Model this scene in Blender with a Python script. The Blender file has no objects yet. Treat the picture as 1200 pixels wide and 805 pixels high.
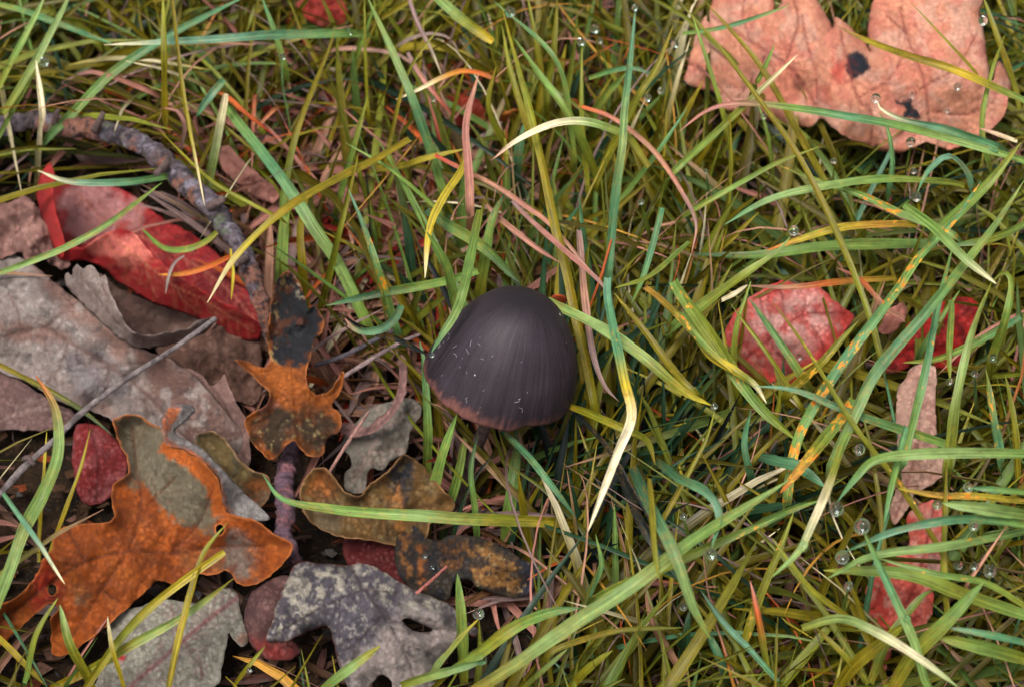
import bpy, math, random
import numpy as np
from mathutils import Vector, Matrix
from mathutils.geometry import delaunay_2d_cdt

random.seed(7)
rng = np.random.default_rng(7)
scene = bpy.context.scene
COL = scene.collection

# ------------------------------------------------------------------ camera
PITCH = math.radians(52)                      # looking down into the grass
DIST = 0.50                                   # metres from the mushroom
LENS = 75.0
TARGET = Vector((0, 0, 0.045))
fwd = Vector((0, math.cos(PITCH), -math.sin(PITCH)))
right = Vector((1, 0, 0))
up = right.cross(fwd)
CAM = TARGET - fwd * DIST
cam_data = bpy.data.cameras.new('camera')
cam_data.lens = LENS
cam_data.sensor_width = 36.0
cam_data.clip_start = 0.01
cam_data.clip_end = 500.0
cam_data.dof.use_dof = True
cam_data.dof.focus_distance = DIST - 0.012
cam_data.dof.aperture_fstop = 20.0
cam = bpy.data.objects.new('camera', cam_data)
cam.matrix_world = Matrix(((right.x, up.x, -fwd.x, CAM.x), (right.y, up.y, -fwd.y, CAM.y),
                           (right.z, up.z, -fwd.z, CAM.z), (0, 0, 0, 1)))
COL.objects.link(cam)
scene.camera = cam

# ------------------------------------------------------------------ sky, sun, exposure
SUN_EL, SUN_AZ = math.radians(70), math.radians(218)     # soft overcast light from above and in front
world = bpy.data.worlds.new('World')
scene.world = world
world.use_nodes = True
wn, wl = world.node_tree.nodes, world.node_tree.links
sky = wn.new('ShaderNodeTexSky')
sky.sky_type = 'NISHITA'
sky.sun_disc = False
sky.sun_elevation = SUN_EL
sky.sun_rotation = SUN_AZ
sky.air_density = 1.0
sky.dust_density = 4.0
sky.ozone_density = 1.0
hs = wn.new('ShaderNodeHueSaturation')
hs.inputs['Saturation'].default_value = 0.30
wl.new(sky.outputs[0], hs.inputs['Color'])
wl.new(hs.outputs[0], wn['Background'].inputs[0])
wn['Background'].inputs[1].default_value = 0.085
sun_data = bpy.data.lights.new('sun', 'SUN')
sun_data.energy = 1.5
sun_data.angle = math.radians(20)
sun_data.color = (1.0, 0.95, 0.87)
sun = bpy.data.objects.new('sun', sun_data)
sd = Vector((math.sin(SUN_AZ) * math.cos(SUN_EL), math.cos(SUN_AZ) * math.cos(SUN_EL), math.sin(SUN_EL)))
sun.rotation_euler = (-sd).to_track_quat('-Z', 'Y').to_euler()
sun.location = sd * 3
COL.objects.link(sun)
vs = scene.view_settings
vs.view_transform = 'Standard'
vs.look = 'None'
vs.gamma = 1.0
vs.use_curve_mapping = False
vs.exposure = 1.42
scene.render.film_transparent = False
scene.cycles.max_bounces = 7
scene.cycles.diffuse_bounces = 4
scene.cycles.glossy_bounces = 2
scene.cycles.transmission_bounces = 5
scene.cycles.use_adaptive_sampling = True
scene.cycles.adaptive_threshold = 0.03

# ------------------------------------------------------------------ helpers
F = DIST / 0.0002                             # photo pixels (1200 wide): 0.2 mm a pixel at the mushroom

def ray(px, py):
    return (fwd * F + right * (px - 600.0) + up * (402.5 - py)).normalized()

def P(px, py, h):
    """the point h millimetres above the soil seen at photo pixel px, py"""
    d = ray(px, py)
    return CAM + d * ((h * 0.001 - CAM.z) / d.z)

def proj(v):
    r = v - CAM
    z = r.dot(fwd)
    return 600.0 + F * r.dot(right) / z, 402.5 - F * r.dot(up) / z

_f, _r, _u, _c = (np.array(v) for v in (fwd, right, up, CAM))

def P_np(px, py, h):
    d = _f[None] * F + _r[None] * (px - 600.0)[:, None] + _u[None] * (402.5 - py)[:, None]
    return _c[None] + d * ((h * 0.001 - _c[2]) / d[:, 2])[:, None]

def proj_np(v):
    r = v - _c
    z = r @ _f
    return 600.0 + F * (r @ _r) / z, 402.5 - F * (r @ _u) / z

K = 0.62                                      # photograph values to surface albedo

def C(r, g, b, k=K):
    def f(v):
        v /= 255.0
        return v / 12.92 if v <= 0.04045 else ((v + 0.055) / 1.055) ** 2.4
    return np.array((f(r) * k, f(g) * k, f(b) * k))

_perm = np.random.default_rng(3).random(4096)

def vnoise(x, y, seed=0):
    xi, yi = np.floor(x).astype(np.int64), np.floor(y).astype(np.int64)
    fx, fy = x - xi, y - yi
    fx, fy = fx * fx * (3 - 2 * fx), fy * fy * (3 - 2 * fy)
    def hsh(a, b):
        return _perm[((a * 374761393 + b * 668265263 + seed * 1442695041) ^ (a * 31 + b * 57 >> 3)) & 4095]
    return (hsh(xi, yi) * (1 - fx) + hsh(xi + 1, yi) * fx) * (1 - fy) + (hsh(xi, yi + 1) * (1 - fx) + hsh(xi + 1, yi + 1) * fx) * fy

def fbm(x, y, scale, octv=4, seed=0):
    """about -0.5 .. 0.5"""
    v, a, t, s = 0.0, 1.0, 0.0, 1.0 / scale
    for o in range(octv):
        v = v + a * (vnoise(x * s + 17.3 * o, y * s - 9.1 * o, seed + o) - 0.5)
        t += a
        a *= 0.55
        s *= 2.03
    return v / t * 1.5

def sstep(a, b, x):
    t = np.clip((x - a) / (b - a), 0, 1)
    return t * t * (3 - 2 * t)

def pts(s):
    return [tuple(float(q) for q in p.split(',')) for p in s.split()]

def spline(p, n=None, step=None, closed=False):
    p = np.array(p, float)
    if closed:
        q = np.vstack([p[-1], p, p[0], p[1]])
    else:
        q = np.vstack([2 * p[0] - p[1], p, 2 * p[-1] - p[-2]])
    out = []
    for i in range(1, len(q) - 2):
        a, b, c, d = q[i - 1], q[i], q[i + 1], q[i + 2]
        m = 12 if step is None else max(2, int(np.linalg.norm((c - b)[:2]) / step))
        t = np.linspace(0, 1, m, endpoint=False)[:, None]
        out.append(0.5 * (2 * b + (c - a) * t + (2 * a - 5 * b + 4 * c - d) * t ** 2 + (3 * b - a - 3 * c + d) * t ** 3))
    if not closed:
        out.append(p[-1:])
    o = np.vstack(out)
    if n:
        s = np.concatenate([[0], np.cumsum(np.linalg.norm(np.diff(o, axis=0), axis=1))])
        u = np.linspace(0, s[-1], n)
        o = np.stack([np.interp(u, s, o[:, k]) for k in range(o.shape[1])], 1)
    return o

def inside(px, py, poly):
    poly = np.asarray(poly)
    r = np.zeros(len(px), bool)
    x0, y0 = poly[-1]
    for x1, y1 in poly:
        if y0 != y1:
            r ^= ((y0 > py) != (y1 > py)) & (px < (x1 - x0) * (py - y0) / (y1 - y0) + x0)
        x0, y0 = x1, y1
    return r

def linedist(px, py, line):
    line = np.asarray(line, float)
    best = np.full(len(px), 1e9)
    for (x0, y0), (x1, y1) in zip(line[:-1], line[1:]):
        dx, dy = x1 - x0, y1 - y0
        t = np.clip(((px - x0) * dx + (py - y0) * dy) / max(dx * dx + dy * dy, 1e-9), 0, 1)
        best = np.minimum(best, np.hypot(px - x0 - t * dx, py - y0 - t * dy))
    return best

def signed(px, py, poly):
    poly = np.asarray(poly, float)
    d = linedist(px, py, np.vstack([poly, poly[:1]]))
    return np.where(inside(px, py, poly), d, -d)

def mesh_obj(name, verts, faces, mat, cols=None, vec=None, parent=None, smooth=True):
    me = bpy.data.meshes.new(name)
    me.from_pydata([tuple(map(float, v)) for v in verts], [], [tuple(map(int, f)) for f in faces])
    if cols is not None:
        a = me.color_attributes.new('Col', 'FLOAT_COLOR', 'POINT')
        c = np.ones((len(verts), 4), np.float32)
        c[:, :3] = np.clip(cols, 0.001, 1)
        a.data.foreach_set('color', c.ravel())
    if vec is not None:
        a = me.attributes.new('gv', 'FLOAT_VECTOR', 'POINT')
        a.data.foreach_set('vector', np.asarray(vec, np.float32).ravel())
    if smooth:
        me.polygons.foreach_set('use_smooth', [True] * len(me.polygons))
    me.materials.append(mat)
    me.update()
    o = bpy.data.objects.new(name, me)
    COL.objects.link(o)
    if parent is not None:
        o.parent = parent
        o.matrix_parent_inverse = parent.matrix_world.inverted()
    return o

def tag(o, label=None, cat=None, group=None, kind=None):
    for k, v in (('label', label), ('category', cat), ('group', group), ('kind', kind)):
        if v:
            o[k] = v
    return o

def empty(name, loc):
    o = bpy.data.objects.new(name, None)
    o.empty_display_size = 0.01
    o.location = loc
    COL.objects.link(o)
    bpy.context.view_layer.update()
    return o

# ------------------------------------------------------------------ materials
class NT:
    def __init__(s, name):
        s.m = bpy.data.materials.new(name)
        s.m.use_nodes = True
        s.t = s.m.node_tree
        s.n, s.l = s.t.nodes, s.t.links
        s.bsdf = s.n['Principled BSDF']
        s.out = s.n['Material Output']
    def node(s, typ, **kw):
        n = s.n.new(typ)
        for k, v in kw.items():
            setattr(n, k, v)
        return n
    def set(s, sock, v):
        if hasattr(v, 'outputs'):
            v = v.outputs[0]
        if hasattr(v, 'is_output'):
            s.l.new(v, sock)
        else:
            sock.default_value = v
    def math(s, op, a, b=0.0, c=0.0):
        n = s.node('ShaderNodeMath', operation=op)
        s.set(n.inputs[0], a); s.set(n.inputs[1], b); s.set(n.inputs[2], c)
        return n.outputs[0]
    def maprange(s, v, a, b, c=0.0, d=1.0):
        n = s.node('ShaderNodeMapRange')
        n.interpolation_type = 'SMOOTHSTEP'
        s.set(n.inputs[0], v)
        for i, q in enumerate((a, b, c, d)):
            n.inputs[i + 1].default_value = q
        return n.outputs[0]
    def mix(s, f, a, b, blend='MIX'):
        n = s.node('ShaderNodeMix', data_type='RGBA', blend_type=blend)
        s.set(n.inputs[0], f); s.set(n.inputs[6], a); s.set(n.inputs[7], b)
        return n.outputs[2]
    def noise(s, scale, detail=4.0, vec=None, rough=0.55):
        n = s.node('ShaderNodeTexNoise')
        n.inputs['Scale'].default_value = scale
        n.inputs['Detail'].default_value = detail
        n.inputs['Roughness'].default_value = rough
        if vec is not None:
            s.l.new(vec, n.inputs['Vector'])
        return n.outputs[0]
    def coord(s):
        return s.node('ShaderNodeTexCoord').outputs['Object']
    def attr(s, name):
        return s.node('ShaderNodeAttribute', attribute_name=name)
    def bump(s, h, strength, dist):
        n = s.node('ShaderNodeBump')
        n.inputs['Strength'].default_value = strength
        n.inputs['Distance'].default_value = dist
        s.l.new(h, n.inputs['Height'])
        s.l.new(n.outputs[0], s.bsdf.inputs['Normal'])
        return n.outputs[0]

def grey(v, a=1.0):
    return (v, v, v, a)

def leaf_material(name, rough, spec, mottle, venation, translucent=0.12, speck=0.0):
    t = NT(name)
    co = t.coord()
    col = t.attr('Col').outputs['Color']
    n1 = t.noise(1100, 7, co, 0.66)
    n2 = t.noise(4200, 4, co, 0.7)
    m = t.math('ADD', t.maprange(n1, 0.3, 0.7, 1 - mottle, 1 + mottle), t.maprange(n2, 0.3, 0.7, -mottle * 0.6, mottle * 0.6))
    cmb = t.node('ShaderNodeCombineXYZ')
    for i in range(3):
        t.l.new(m, cmb.inputs[i])
    c1 = t.mix(1.0, col, cmb.outputs[0], 'MULTIPLY')
    vor = t.node('ShaderNodeTexVoronoi', feature='DISTANCE_TO_EDGE')
    vor.inputs['Scale'].default_value = 700
    wv = t.node('ShaderNodeVectorMath', operation='ADD')
    t.l.new(co, wv.inputs[0])
    ns = t.node('ShaderNodeTexNoise')
    ns.inputs['Scale'].default_value = 400
    sc = t.node('ShaderNodeVectorMath', operation='SCALE')
    t.l.new(ns.outputs[1], sc.inputs[0]); sc.inputs['Scale'].default_value = 0.0016
    t.l.new(sc.outputs[0], wv.inputs[1])
    t.l.new(wv.outputs[0], vor.inputs['Vector'])
    net = t.maprange(vor.outputs[0], 0.0, 0.09, 1.0, 0.0)
    c2 = t.mix(t.math('MULTIPLY', net, venation), c1, t.mix(1.0, c1, (0.45, 0.38, 0.36, 1), 'MULTIPLY'))
    if speck:
        n3 = t.noise(1700, 2, co)
        c2 = t.mix(t.maprange(n3, 0.66, 0.72, 0.0, speck), c2, (0.02, 0.016, 0.014, 1))
    t.l.new(c2, t.bsdf.inputs['Base Color'])
    t.set(t.bsdf.inputs['Roughness'], t.maprange(n1, 0.3, 0.7, rough - 0.08, rough + 0.1))
    t.bsdf.inputs['Specular IOR Level'].default_value = spec
    hh = t.math('ADD', t.math('MULTIPLY', net, -0.22), t.math('ADD', n1, t.math('MULTIPLY', n2, 0.5)))
    t.bump(hh, 0.75, 0.0004)
    tr = t.node('ShaderNodeBsdfTranslucent')
    t.l.new(c2, tr.inputs[0])
    mx = t.node('ShaderNodeMixShader')
    mx.inputs[0].default_value = translucent
    t.l.new(t.bsdf.outputs[0], mx.inputs[1]); t.l.new(tr.outputs[0], mx.inputs[2])
    t.l.new(mx.outputs[0], t.out.inputs[0])
    return t.m

def grass_material(name, rough=0.46, spec=0.3, trans=0.3, loose=False):
    t = NT(name)
    col = t.attr('Col').outputs['Color']
    gv = t.attr('gv').outputs['Vector']             # across mm, along mm, rust amount + seed
    sep = t.node('ShaderNodeSeparateXYZ')
    t.l.new(gv, sep.inputs[0])
    u, v, w = sep.outputs
    seed = t.math('FLOOR', w)
    rust = t.math('FRACT', w)
    def vecof(su, sv):
        c = t.node('ShaderNodeCombineXYZ')
        t.l.new(t.math('MULTIPLY', u, su), c.inputs[0]); t.l.new(t.math('MULTIPLY', v, sv), c.inputs[1]); t.l.new(seed, c.inputs[2])
        return c.outputs[0]
    n1 = t.noise(1.0, 1 if loose else 2, vecof(3.0, 0.07))
    n2 = t.noise(1.0, 2 if loose else 4, vecof(0.5, 0.35))
    m = t.math('ADD', t.maprange(n1, 0.3, 0.7, 0.62, 1.32), t.maprange(n2, 0.3, 0.7, -0.14, 0.14))
    cmb = t.node('ShaderNodeCombineXYZ')
    for i in range(3):
        t.l.new(m, cmb.inputs[i])
    c1 = t.mix(1.0, col, cmb.outputs[0], 'MULTIPLY')
    mid = t.maprange(t.math('ABSOLUTE', u), 0.03, 0.13, 0.35, 0.0)
    c1 = t.mix(mid, c1, t.mix(1.0, c1, (1.9, 1.9, 1.6, 1), 'MULTIPLY'))
    if loose:
        c2 = c1
        spot = n2
    else:                                           # brown flecks of age
        n4 = t.noise(1.0, 3, vecof(1.4, 0.5))
        c1 = t.mix(t.maprange(n4, 0.62, 0.74, 0.0, 0.7), c1, (*C(120, 85, 45), 1))
        # rust pustules: irregular orange cores in yellowed halos
        nr = t.noise(1.0, 3, vecof(1.1, 0.42), 0.6)
        clus = t.noise(1.0, 2, vecof(0.0, 0.09))
        lim = t.math('ADD', t.math('SUBTRACT', 0.88, t.math('MULTIPLY', rust, 0.39)), t.maprange(clus, 0.35, 0.65, -0.07, 0.13))
        spot = t.math('MULTIPLY', t.maprange(t.math('SUBTRACT', nr, lim), 0.0, 0.05), t.math('GREATER_THAN', rust, 0.01))
        halo = t.math('MULTIPLY', t.maprange(t.math('SUBTRACT', nr, lim), -0.08, 0.03, 0.0, 0.65), t.math('GREATER_THAN', rust, 0.01))
        c2 = t.mix(halo, c1, (*C(190, 176, 84), 1))
        pc = t.mix(t.maprange(n2, 0.35, 0.65), (*C(238, 184, 52, 0.8), 1), (*C(222, 120, 34, 0.8), 1))
        c2 = t.mix(spot, c2, pc)
    t.l.new(c2, t.bsdf.inputs['Base Color'])
    t.set(t.bsdf.inputs['Roughness'], t.maprange(n2, 0.3, 0.7, rough - 0.08, rough + 0.14))
    t.bsdf.inputs['Specular IOR Level'].default_value = spec
    t.bump(t.math('ADD', n1, t.math('MULTIPLY', spot, 0.6)), 0.5, 0.0002)
    tr = t.node('ShaderNodeBsdfTranslucent')
    t.l.new(t.mix(1.0, c2, (1.15, 1.15, 0.7, 1), 'MULTIPLY'), tr.inputs[0])
    mx = t.node('ShaderNodeMixShader')
    mx.inputs[0].default_value = trans
    t.l.new(t.bsdf.outputs[0], mx.inputs[1]); t.l.new(tr.outputs[0], mx.inputs[2])
    t.l.new(mx.outputs[0], t.out.inputs[0])
    return t.m

def bark_material(name, mott=0.3):
    t = NT(name)
    co = t.coord()
    col = t.attr('Col').outputs['Color']
    n1 = t.noise(1100, 6, co, 0.65)
    n2 = t.noise(4200, 3, co)
    m = t.math('ADD', t.maprange(n1, 0.3, 0.7, 1 - mott, 1 + mott), t.maprange(n2, 0.3, 0.7, -mott * 0.5, mott * 0.5))
    cmb = t.node('ShaderNodeCombineXYZ')
    for i in range(3):
        t.l.new(m, cmb.inputs[i])
    t.l.new(t.mix(1.0, col, cmb.outputs[0], 'MULTIPLY'), t.bsdf.inputs['Base Color'])
    t.bsdf.inputs['Roughness'].default_value = 0.85
    t.bsdf.inputs['Specular IOR Level'].default_value = 0.25
    t.bump(t.math('ADD', n1, t.math('MULTIPLY', n2, 0.4)), 1.0, 0.0012)
    return t.m

M_DRY = leaf_material('dead_leaf', 0.72, 0.25, 0.20, 0.10, 0.10, speck=0.30)
M_OAK = leaf_material('oak_leaf', 0.60, 0.30, 0.22, 0.10, 0.10)
M_RED = leaf_material('red_leaf', 0.48, 0.38, 0.13, 0.10, 0.15)
M_PINK = leaf_material('pink_leaf', 0.62, 0.28, 0.10, 0.10, 0.15)
M_GRASS = grass_material('grass_leaf')
M_STRAW = grass_material('straw', 0.6, 0.25, 0.2)
M_LOOSE = grass_material('loose_grass', loose=True)
M_THATCH = grass_material('thatch', 0.6, 0.25, 0.2, loose=True)
M_BARK = bark_material('twig_bark')
M_STALK = bark_material('leaf_stalk_bark', 0.2)

# ------------------------------------------------------------------ ground
def build_ground():
    a = np.concatenate([np.linspace(0, 0.36, 91)[1:], np.geomspace(0.37, 80, 40)])
    ax = np.concatenate([-a[::-1], [0], a])
    X, Y = np.meshgrid(ax, ax)
    x, y = X.ravel(), Y.ravel()
    r = np.hypot(x, y)
    z = 0.007 * fbm(x * 1000, y * 1000, 45, 4, 11) * np.exp(-(r / 6) ** 2) - 0.002
    z += 0.05 * fbm(x, y, 3.0, 3, 12) * np.clip((r - 1) / 5, 0, 1)
    n = len(ax)
    i = np.arange(n - 1)
    I, J = np.meshgrid(i, i)
    b = (J * n + I).ravel()
    faces = np.stack([b, b + 1, b + n + 1, b + n], 1)
    t = NT('soil')
    co = t.coord()
    n1, n2, n3 = t.noise(160, 6, co, 0.6), t.noise(900, 4, co), t.noise(9, 5, co)
    c = t.mix(t.maprange(n1, 0.35, 0.65), (*C(58, 42, 28), 1), (*C(30, 24, 18), 1))
    c = t.mix(t.maprange(n2, 0.55, 0.7, 0, 0.6), c, (*C(95, 72, 46), 1))
    sep = t.node('ShaderNodeVectorMath', operation='LENGTH')
    t.l.new(co, sep.inputs[0])
    far = t.maprange(sep.outputs['Value'], 0.3, 0.9)
    c = t.mix(far, c, t.mix(t.maprange(n3, 0.35, 0.65), (*C(92, 98, 40), 1), (*C(70, 62, 32), 1)))
    t.l.new(c, t.bsdf.inputs['Base Color'])
    t.bsdf.inputs['Roughness'].default_value = 0.95
    t.bsdf.inputs['Specular IOR Level'].default_value = 0.15
    t.bump(t.math('ADD', n1, n2), 0.9, 0.003)
    o = mesh_obj('ground', np.stack([x, y, z], 1), faces, t.m)
    tag(o, 'dark damp soil between the grass and the leaves', 'soil', kind='structure')
build_ground()

# ------------------------------------------------------------------ builders
HMAX = np.full((805, 1200), 200.0)            # how high loose grass may stand where a leaf or the cap lies in view

def keep_clear(poly, h):
    poly = np.asarray(poly)
    x0, y0 = np.maximum(np.floor(poly.min(0)).astype(int), 0)
    x1, y1 = np.minimum(np.ceil(poly.max(0)).astype(int), (1199, 804))
    if x1 <= x0 or y1 <= y0:
        return
    gx, gy = np.meshgrid(np.arange(x0, x1 + 1), np.arange(y0, y1 + 1))
    m = inside(gx.ravel() + 0.5, gy.ravel() + 0.5, poly).reshape(gx.shape)
    s = HMAX[y0:y1 + 1, x0:x1 + 1]
    s[m] = np.minimum(s[m], h)

def rbf(ctl):
    c = np.array(ctl, float)
    n = len(c)
    A = np.zeros((n + 3, n + 3))
    d = np.hypot(c[:, None, 0] - c[None, :, 0], c[:, None, 1] - c[None, :, 1])
    A[:n, :n] = d + np.eye(n) * 1e-3
    A[:n, n] = 1; A[:n, n + 1:] = c[:, :2]
    A[n, :n] = 1; A[n + 1:, :n] = c[:, :2].T
    b = np.concatenate([c[:, 2], [0, 0, 0]])
    w = np.linalg.lstsq(A, b, rcond=None)[0]
    def f(px, py):
        d = np.hypot(px[:, None] - c[None, :, 0], py[:, None] - c[None, :, 1])
        return d @ w[:n] + w[n] + w[n + 1] * px + w[n + 2] * py
    return f

def sheet(name, outline, ctl, base, mat, patches=(), mottles=(), veins=(), vein_col=None, rim=None, holes=(), spacing=2.6, rim_first=False,
          wrinkle=(0.7, 28), edge=1.2, curl=0.0, curl_w=10, thick=0.16, parent=None, smooth=True, clear=True, seed=0, vein_h=-0.35, bulge=0.0):
    """one leaf (or a flap of one): outline in photo pixels, heights above the soil in mm at control points"""
    ol = np.array(pts(outline) if isinstance(outline, str) else outline)
    if smooth:
        ol = spline(ol, step=3.0, closed=True)
    else:
        ol = np.vstack([np.linspace(p, q, max(2, int(np.hypot(*(q - p)) / 3)), endpoint=False) for p, q in zip(ol, np.roll(ol, -1, 0))])
    ol = ol + edge * np.stack([fbm(ol[:, 0], ol[:, 1], 7, 2, seed + 31), fbm(ol[:, 0], ol[:, 1], 7, 2, seed + 57)], 1) * 2
    hl = []
    for h in holes:
        q = spline(pts(h), step=2.0, closed=True)
        hl.append(q + 0.8 * np.stack([fbm(q[:, 0], q[:, 1], 5, 2, 3), fbm(q[:, 0], q[:, 1], 5, 2, 8)], 1))
    lo, hi = ol.min(0), ol.max(0)
    gx, gy = np.meshgrid(np.arange(lo[0], hi[0], spacing), np.arange(lo[1], hi[1], spacing))
    gx[1::2] += spacing / 2
    g = np.stack([gx.ravel(), gy.ravel()], 1) + rng.uniform(-0.25, 0.25, (gx.size, 2)) * spacing
    d = signed(g[:, 0], g[:, 1], ol)
    ok = d > spacing * 0.55
    for q in hl:
        ok &= signed(g[:, 0], g[:, 1], q) < -spacing * 0.5
    g = g[ok]
    vs2, edges, k = [], [], 0
    for q in [ol] + hl:
        edges += [(k + i, k + (i + 1) % len(q)) for i in range(len(q))]
        vs2.append(q)
        k += len(q)
    allv = np.vstack(vs2 + [g])
    r = delaunay_2d_cdt([Vector(v) for v in allv], edges, [], 0, 1e-4)
    V = np.array([(v.x, v.y) for v in r[0]])
    T = np.array([t for t in r[2] if len(t) == 3])
    cen = V[T].mean(1)
    keep = inside(cen[:, 0], cen[:, 1], ol)
    for q in hl:
        keep &= ~inside(cen[:, 0], cen[:, 1], q)
    T = T[keep]
    x, y = V[:, 0], V[:, 1]
    dist = np.abs(linedist(x, y, np.vstack([ol, ol[:1]])))
    for q in hl:
        dist = np.minimum(dist, np.abs(linedist(x, y, np.vstack([q, q[:1]]))))
    h = rbf(ctl)(x, y)
    hm = float(np.median(h))
    h = h + wrinkle[0] * 2 * fbm(x, y, wrinkle[1], 4, seed + 5)
    h = h + curl * np.exp(-dist / curl_w) * (1 + 3.2 * fbm(x, y, 42, 2, seed + 44))
    vd = np.full(len(x), 1e9)
    vm = np.zeros(len(x))
    for line, w in veins:
        dl = linedist(x, y, spline(pts(line), step=4.0))
        vm = np.maximum(vm, np.exp(-(dl / w) ** 2))
        vd = np.minimum(vd, dl)
    minor = []
    for line, w in veins:
        q = spline(pts(line), step=4.0)
        sl = np.concatenate([[0], np.cumsum(np.hypot(*np.diff(q, axis=0).T))])
        tg, sgn = 8.0, 1
        while tg < sl[-1] - 4:
            a0 = np.array([np.interp(tg, sl, q[:, 0]), np.interp(tg, sl, q[:, 1])])
            a1 = np.array([np.interp(tg + 3, sl, q[:, 0]), np.interp(tg + 3, sl, q[:, 1])]) - a0
            an = math.atan2(a1[1], a1[0]) + sgn * rng.uniform(0.7, 1.1)
            ln = rng.uniform(10, 26) * min(1.0, w)
            br = a0 + np.array((math.cos(an), math.sin(an))) * ln * 0.5
            an2 = an - sgn * rng.uniform(0.1, 0.5)
            en = br + np.array((math.cos(an2), math.sin(an2))) * ln * 0.6
            minor.append([a0, br, en])
            sgn = -sgn
            tg += rng.uniform(4, 9)
    vmin = np.zeros(len(x))
    for mline in minor:
        near = (np.abs(x - mline[1][0]) < 34) & (np.abs(y - mline[1][1]) < 34)
        if near.any():
            dl = linedist(x[near], y[near], mline)
            vmin[near] = np.maximum(vmin[near], np.exp(-(dl / 1.5) ** 2))
    h = h + vein_h * (vm + 0.4 * vmin * (1 - vm))
    if bulge and len(veins):
        h = h + bulge * np.clip(vd / 14, 0, 1)
    col = np.tile(base, (len(x), 1)) * (1 + 0.35 * fbm(x, y, 45, 3, seed + 71))[:, None]
    def do_rim(col):
        a = (sstep(rim[1], rim[1] * 0.3, dist) * 0.85)[:, None]
        return col * (1 - a) + rim[0] * a
    if rim is not None and rim_first:
        col = do_rim(col)
    spots = [p for p in patches if p[4] >= 1.0]
    for poly, c, soft, namp, st in [p for p in patches if p[4] < 1.0]:
        sdv = signed(x, y, pts(poly)) + namp * 2 * fbm(x, y, max(namp * 1.3, 6), 4, seed + 13)
        a = (sstep(-soft, soft, sdv) * st)[:, None]
        col = col * (1 - a) + c * a
    for c, sc, th, soft, st, poly in mottles:
        n = fbm(x, y, sc, 5, seed + int(sc * 7))
        a = sstep(th - soft, th + soft, n) * st
        if poly:
            a = a * sstep(-6, 6, signed(x, y, pts(poly)) + 6 * fbm(x, y, 12, 3, seed + 2))
        col = col * (1 - a[:, None]) + c * a[:, None]
    for poly, c, soft, namp, st in spots:
        a = sstep(-soft, soft, signed(x, y, pts(poly)) + namp * 2 * fbm(x, y, 6, 3, seed + 13))[:, None]
        col = col * (1 - a) + c * a
    if vein_col is not None:
        a = np.maximum(vm * 0.8, vmin * 0.32)[:, None]
        col = col * (1 - a) + vein_col * a
    if rim is not None and not rim_first:
        col = do_rim(col)
    col = col * (1 + 0.30 * fbm(x, y, 5, 3, seed + 91))[:, None]
    verts = P_np(x, y, h)
    org = verts.mean(0)
    if parent is None:
        o = mesh_obj(name, verts - org, T[:, ::-1], mat, col)
        o.location = org
    else:
        o = mesh_obj(name, verts - org, T[:, ::-1], mat, col)
        o.parent = parent
        o.location = org - np.array(parent.location)
    md = o.modifiers.new('thickness', 'SOLIDIFY')
    md.thickness = thick * 0.001
    md.offset = 0
    if clear:
        keep_clear(ol.mean(0) + (ol - ol.mean(0)) * 0.95, max(hm - 5, 1.5))
    return o

LEAFG = {}
def leaf(label, *a, name='fallen_leaf', cat='leaf', group=None, **k):
    o = sheet(name, *a, **k)
    return tag(o, label, cat, group)

def tube(name, path, radii, mat, base, parent=None, lump=(0.25, 6), sides=16, blotches=(), seed=0, step=1.8):
    """a twig or stalk: path of photo pixels and heights, radii in px"""
    p = spline([(x, y, h) for x, y, h in path], step=step)
    s = np.linspace(0, 1, len(p))
    rad = np.interp(s, np.linspace(0, 1, len(radii)), radii) * 0.0002
    c3 = P_np(p[:, 0], p[:, 1], p[:, 2])
    tan = np.gradient(c3, axis=0)
    tan /= np.linalg.norm(tan, axis=1)[:, None]
    ref = np.array((0.3, -0.5, 0.8)); ref /= np.linalg.norm(ref)
    a = np.cross(tan, ref); a /= np.linalg.norm(a, axis=1)[:, None]
    b = np.cross(a, tan)
    n = len(p)
    th = np.linspace(0, 2 * math.pi, sides, endpoint=False)
    arc = np.concatenate([[0], np.cumsum(np.linalg.norm(np.diff(c3, axis=0), axis=1))]) * 5000
    TH, AR = np.meshgrid(th, arc)
    cx, sx = (np.cos(TH) * radii[0] * 1.2).ravel(), (np.sin(TH) * radii[0] * 1.2).ravel()
    def n3(sc, sd2, oc=4):
        return 0.75 * (fbm(AR.ravel() + 7, cx + 60, sc, oc, sd2) + fbm(AR.ravel() + 90, sx + 200, sc, oc, sd2 + 4))
    nn = (0.8 * (0.5 - 2.2 * np.abs(n3(lump[1] * 1.6, seed + 3))) + 0.5 * n3(lump[1] * 4, seed + 9, 2) + 0.35 * n3(lump[1] * 0.5, seed + 12, 2)).reshape(n, sides)
    R = rad[:, None] * (1 + lump[0] * 2 * nn)
    V = c3[:, None] + R[..., None] * (np.cos(TH)[..., None] * a[:, None] + np.sin(TH)[..., None] * b[:, None])
    V = V.reshape(-1, 3)
    col = np.tile(base, (len(V), 1)) * (1 + 0.5 * nn.reshape(-1, 1))
    for c, sc, thr, soft, st in blotches:
        m = n3(sc, seed + int(sc * 3) + 20)
        al = (sstep(thr - soft, thr + soft, m) * st)[:, None]
        col = col * (1 - al) + c * al
    faces = []
    for i in range(n - 1):
        for j in range(sides):
            k2 = (j + 1) % sides
            faces.append((i * sides + j, i * sides + k2, (i + 1) * sides + k2, (i + 1) * sides + j))
    faces.append(tuple(range(sides - 1, -1, -1)))
    faces.append(tuple((n - 1) * sides + j for j in range(sides)))
    org = V.mean(0)
    o = mesh_obj(name, V - org, faces, mat, col)
    o.location = org if parent is None else org - np.array(parent.location)
    if parent is not None:
        o.parent = parent
    return o

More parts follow.
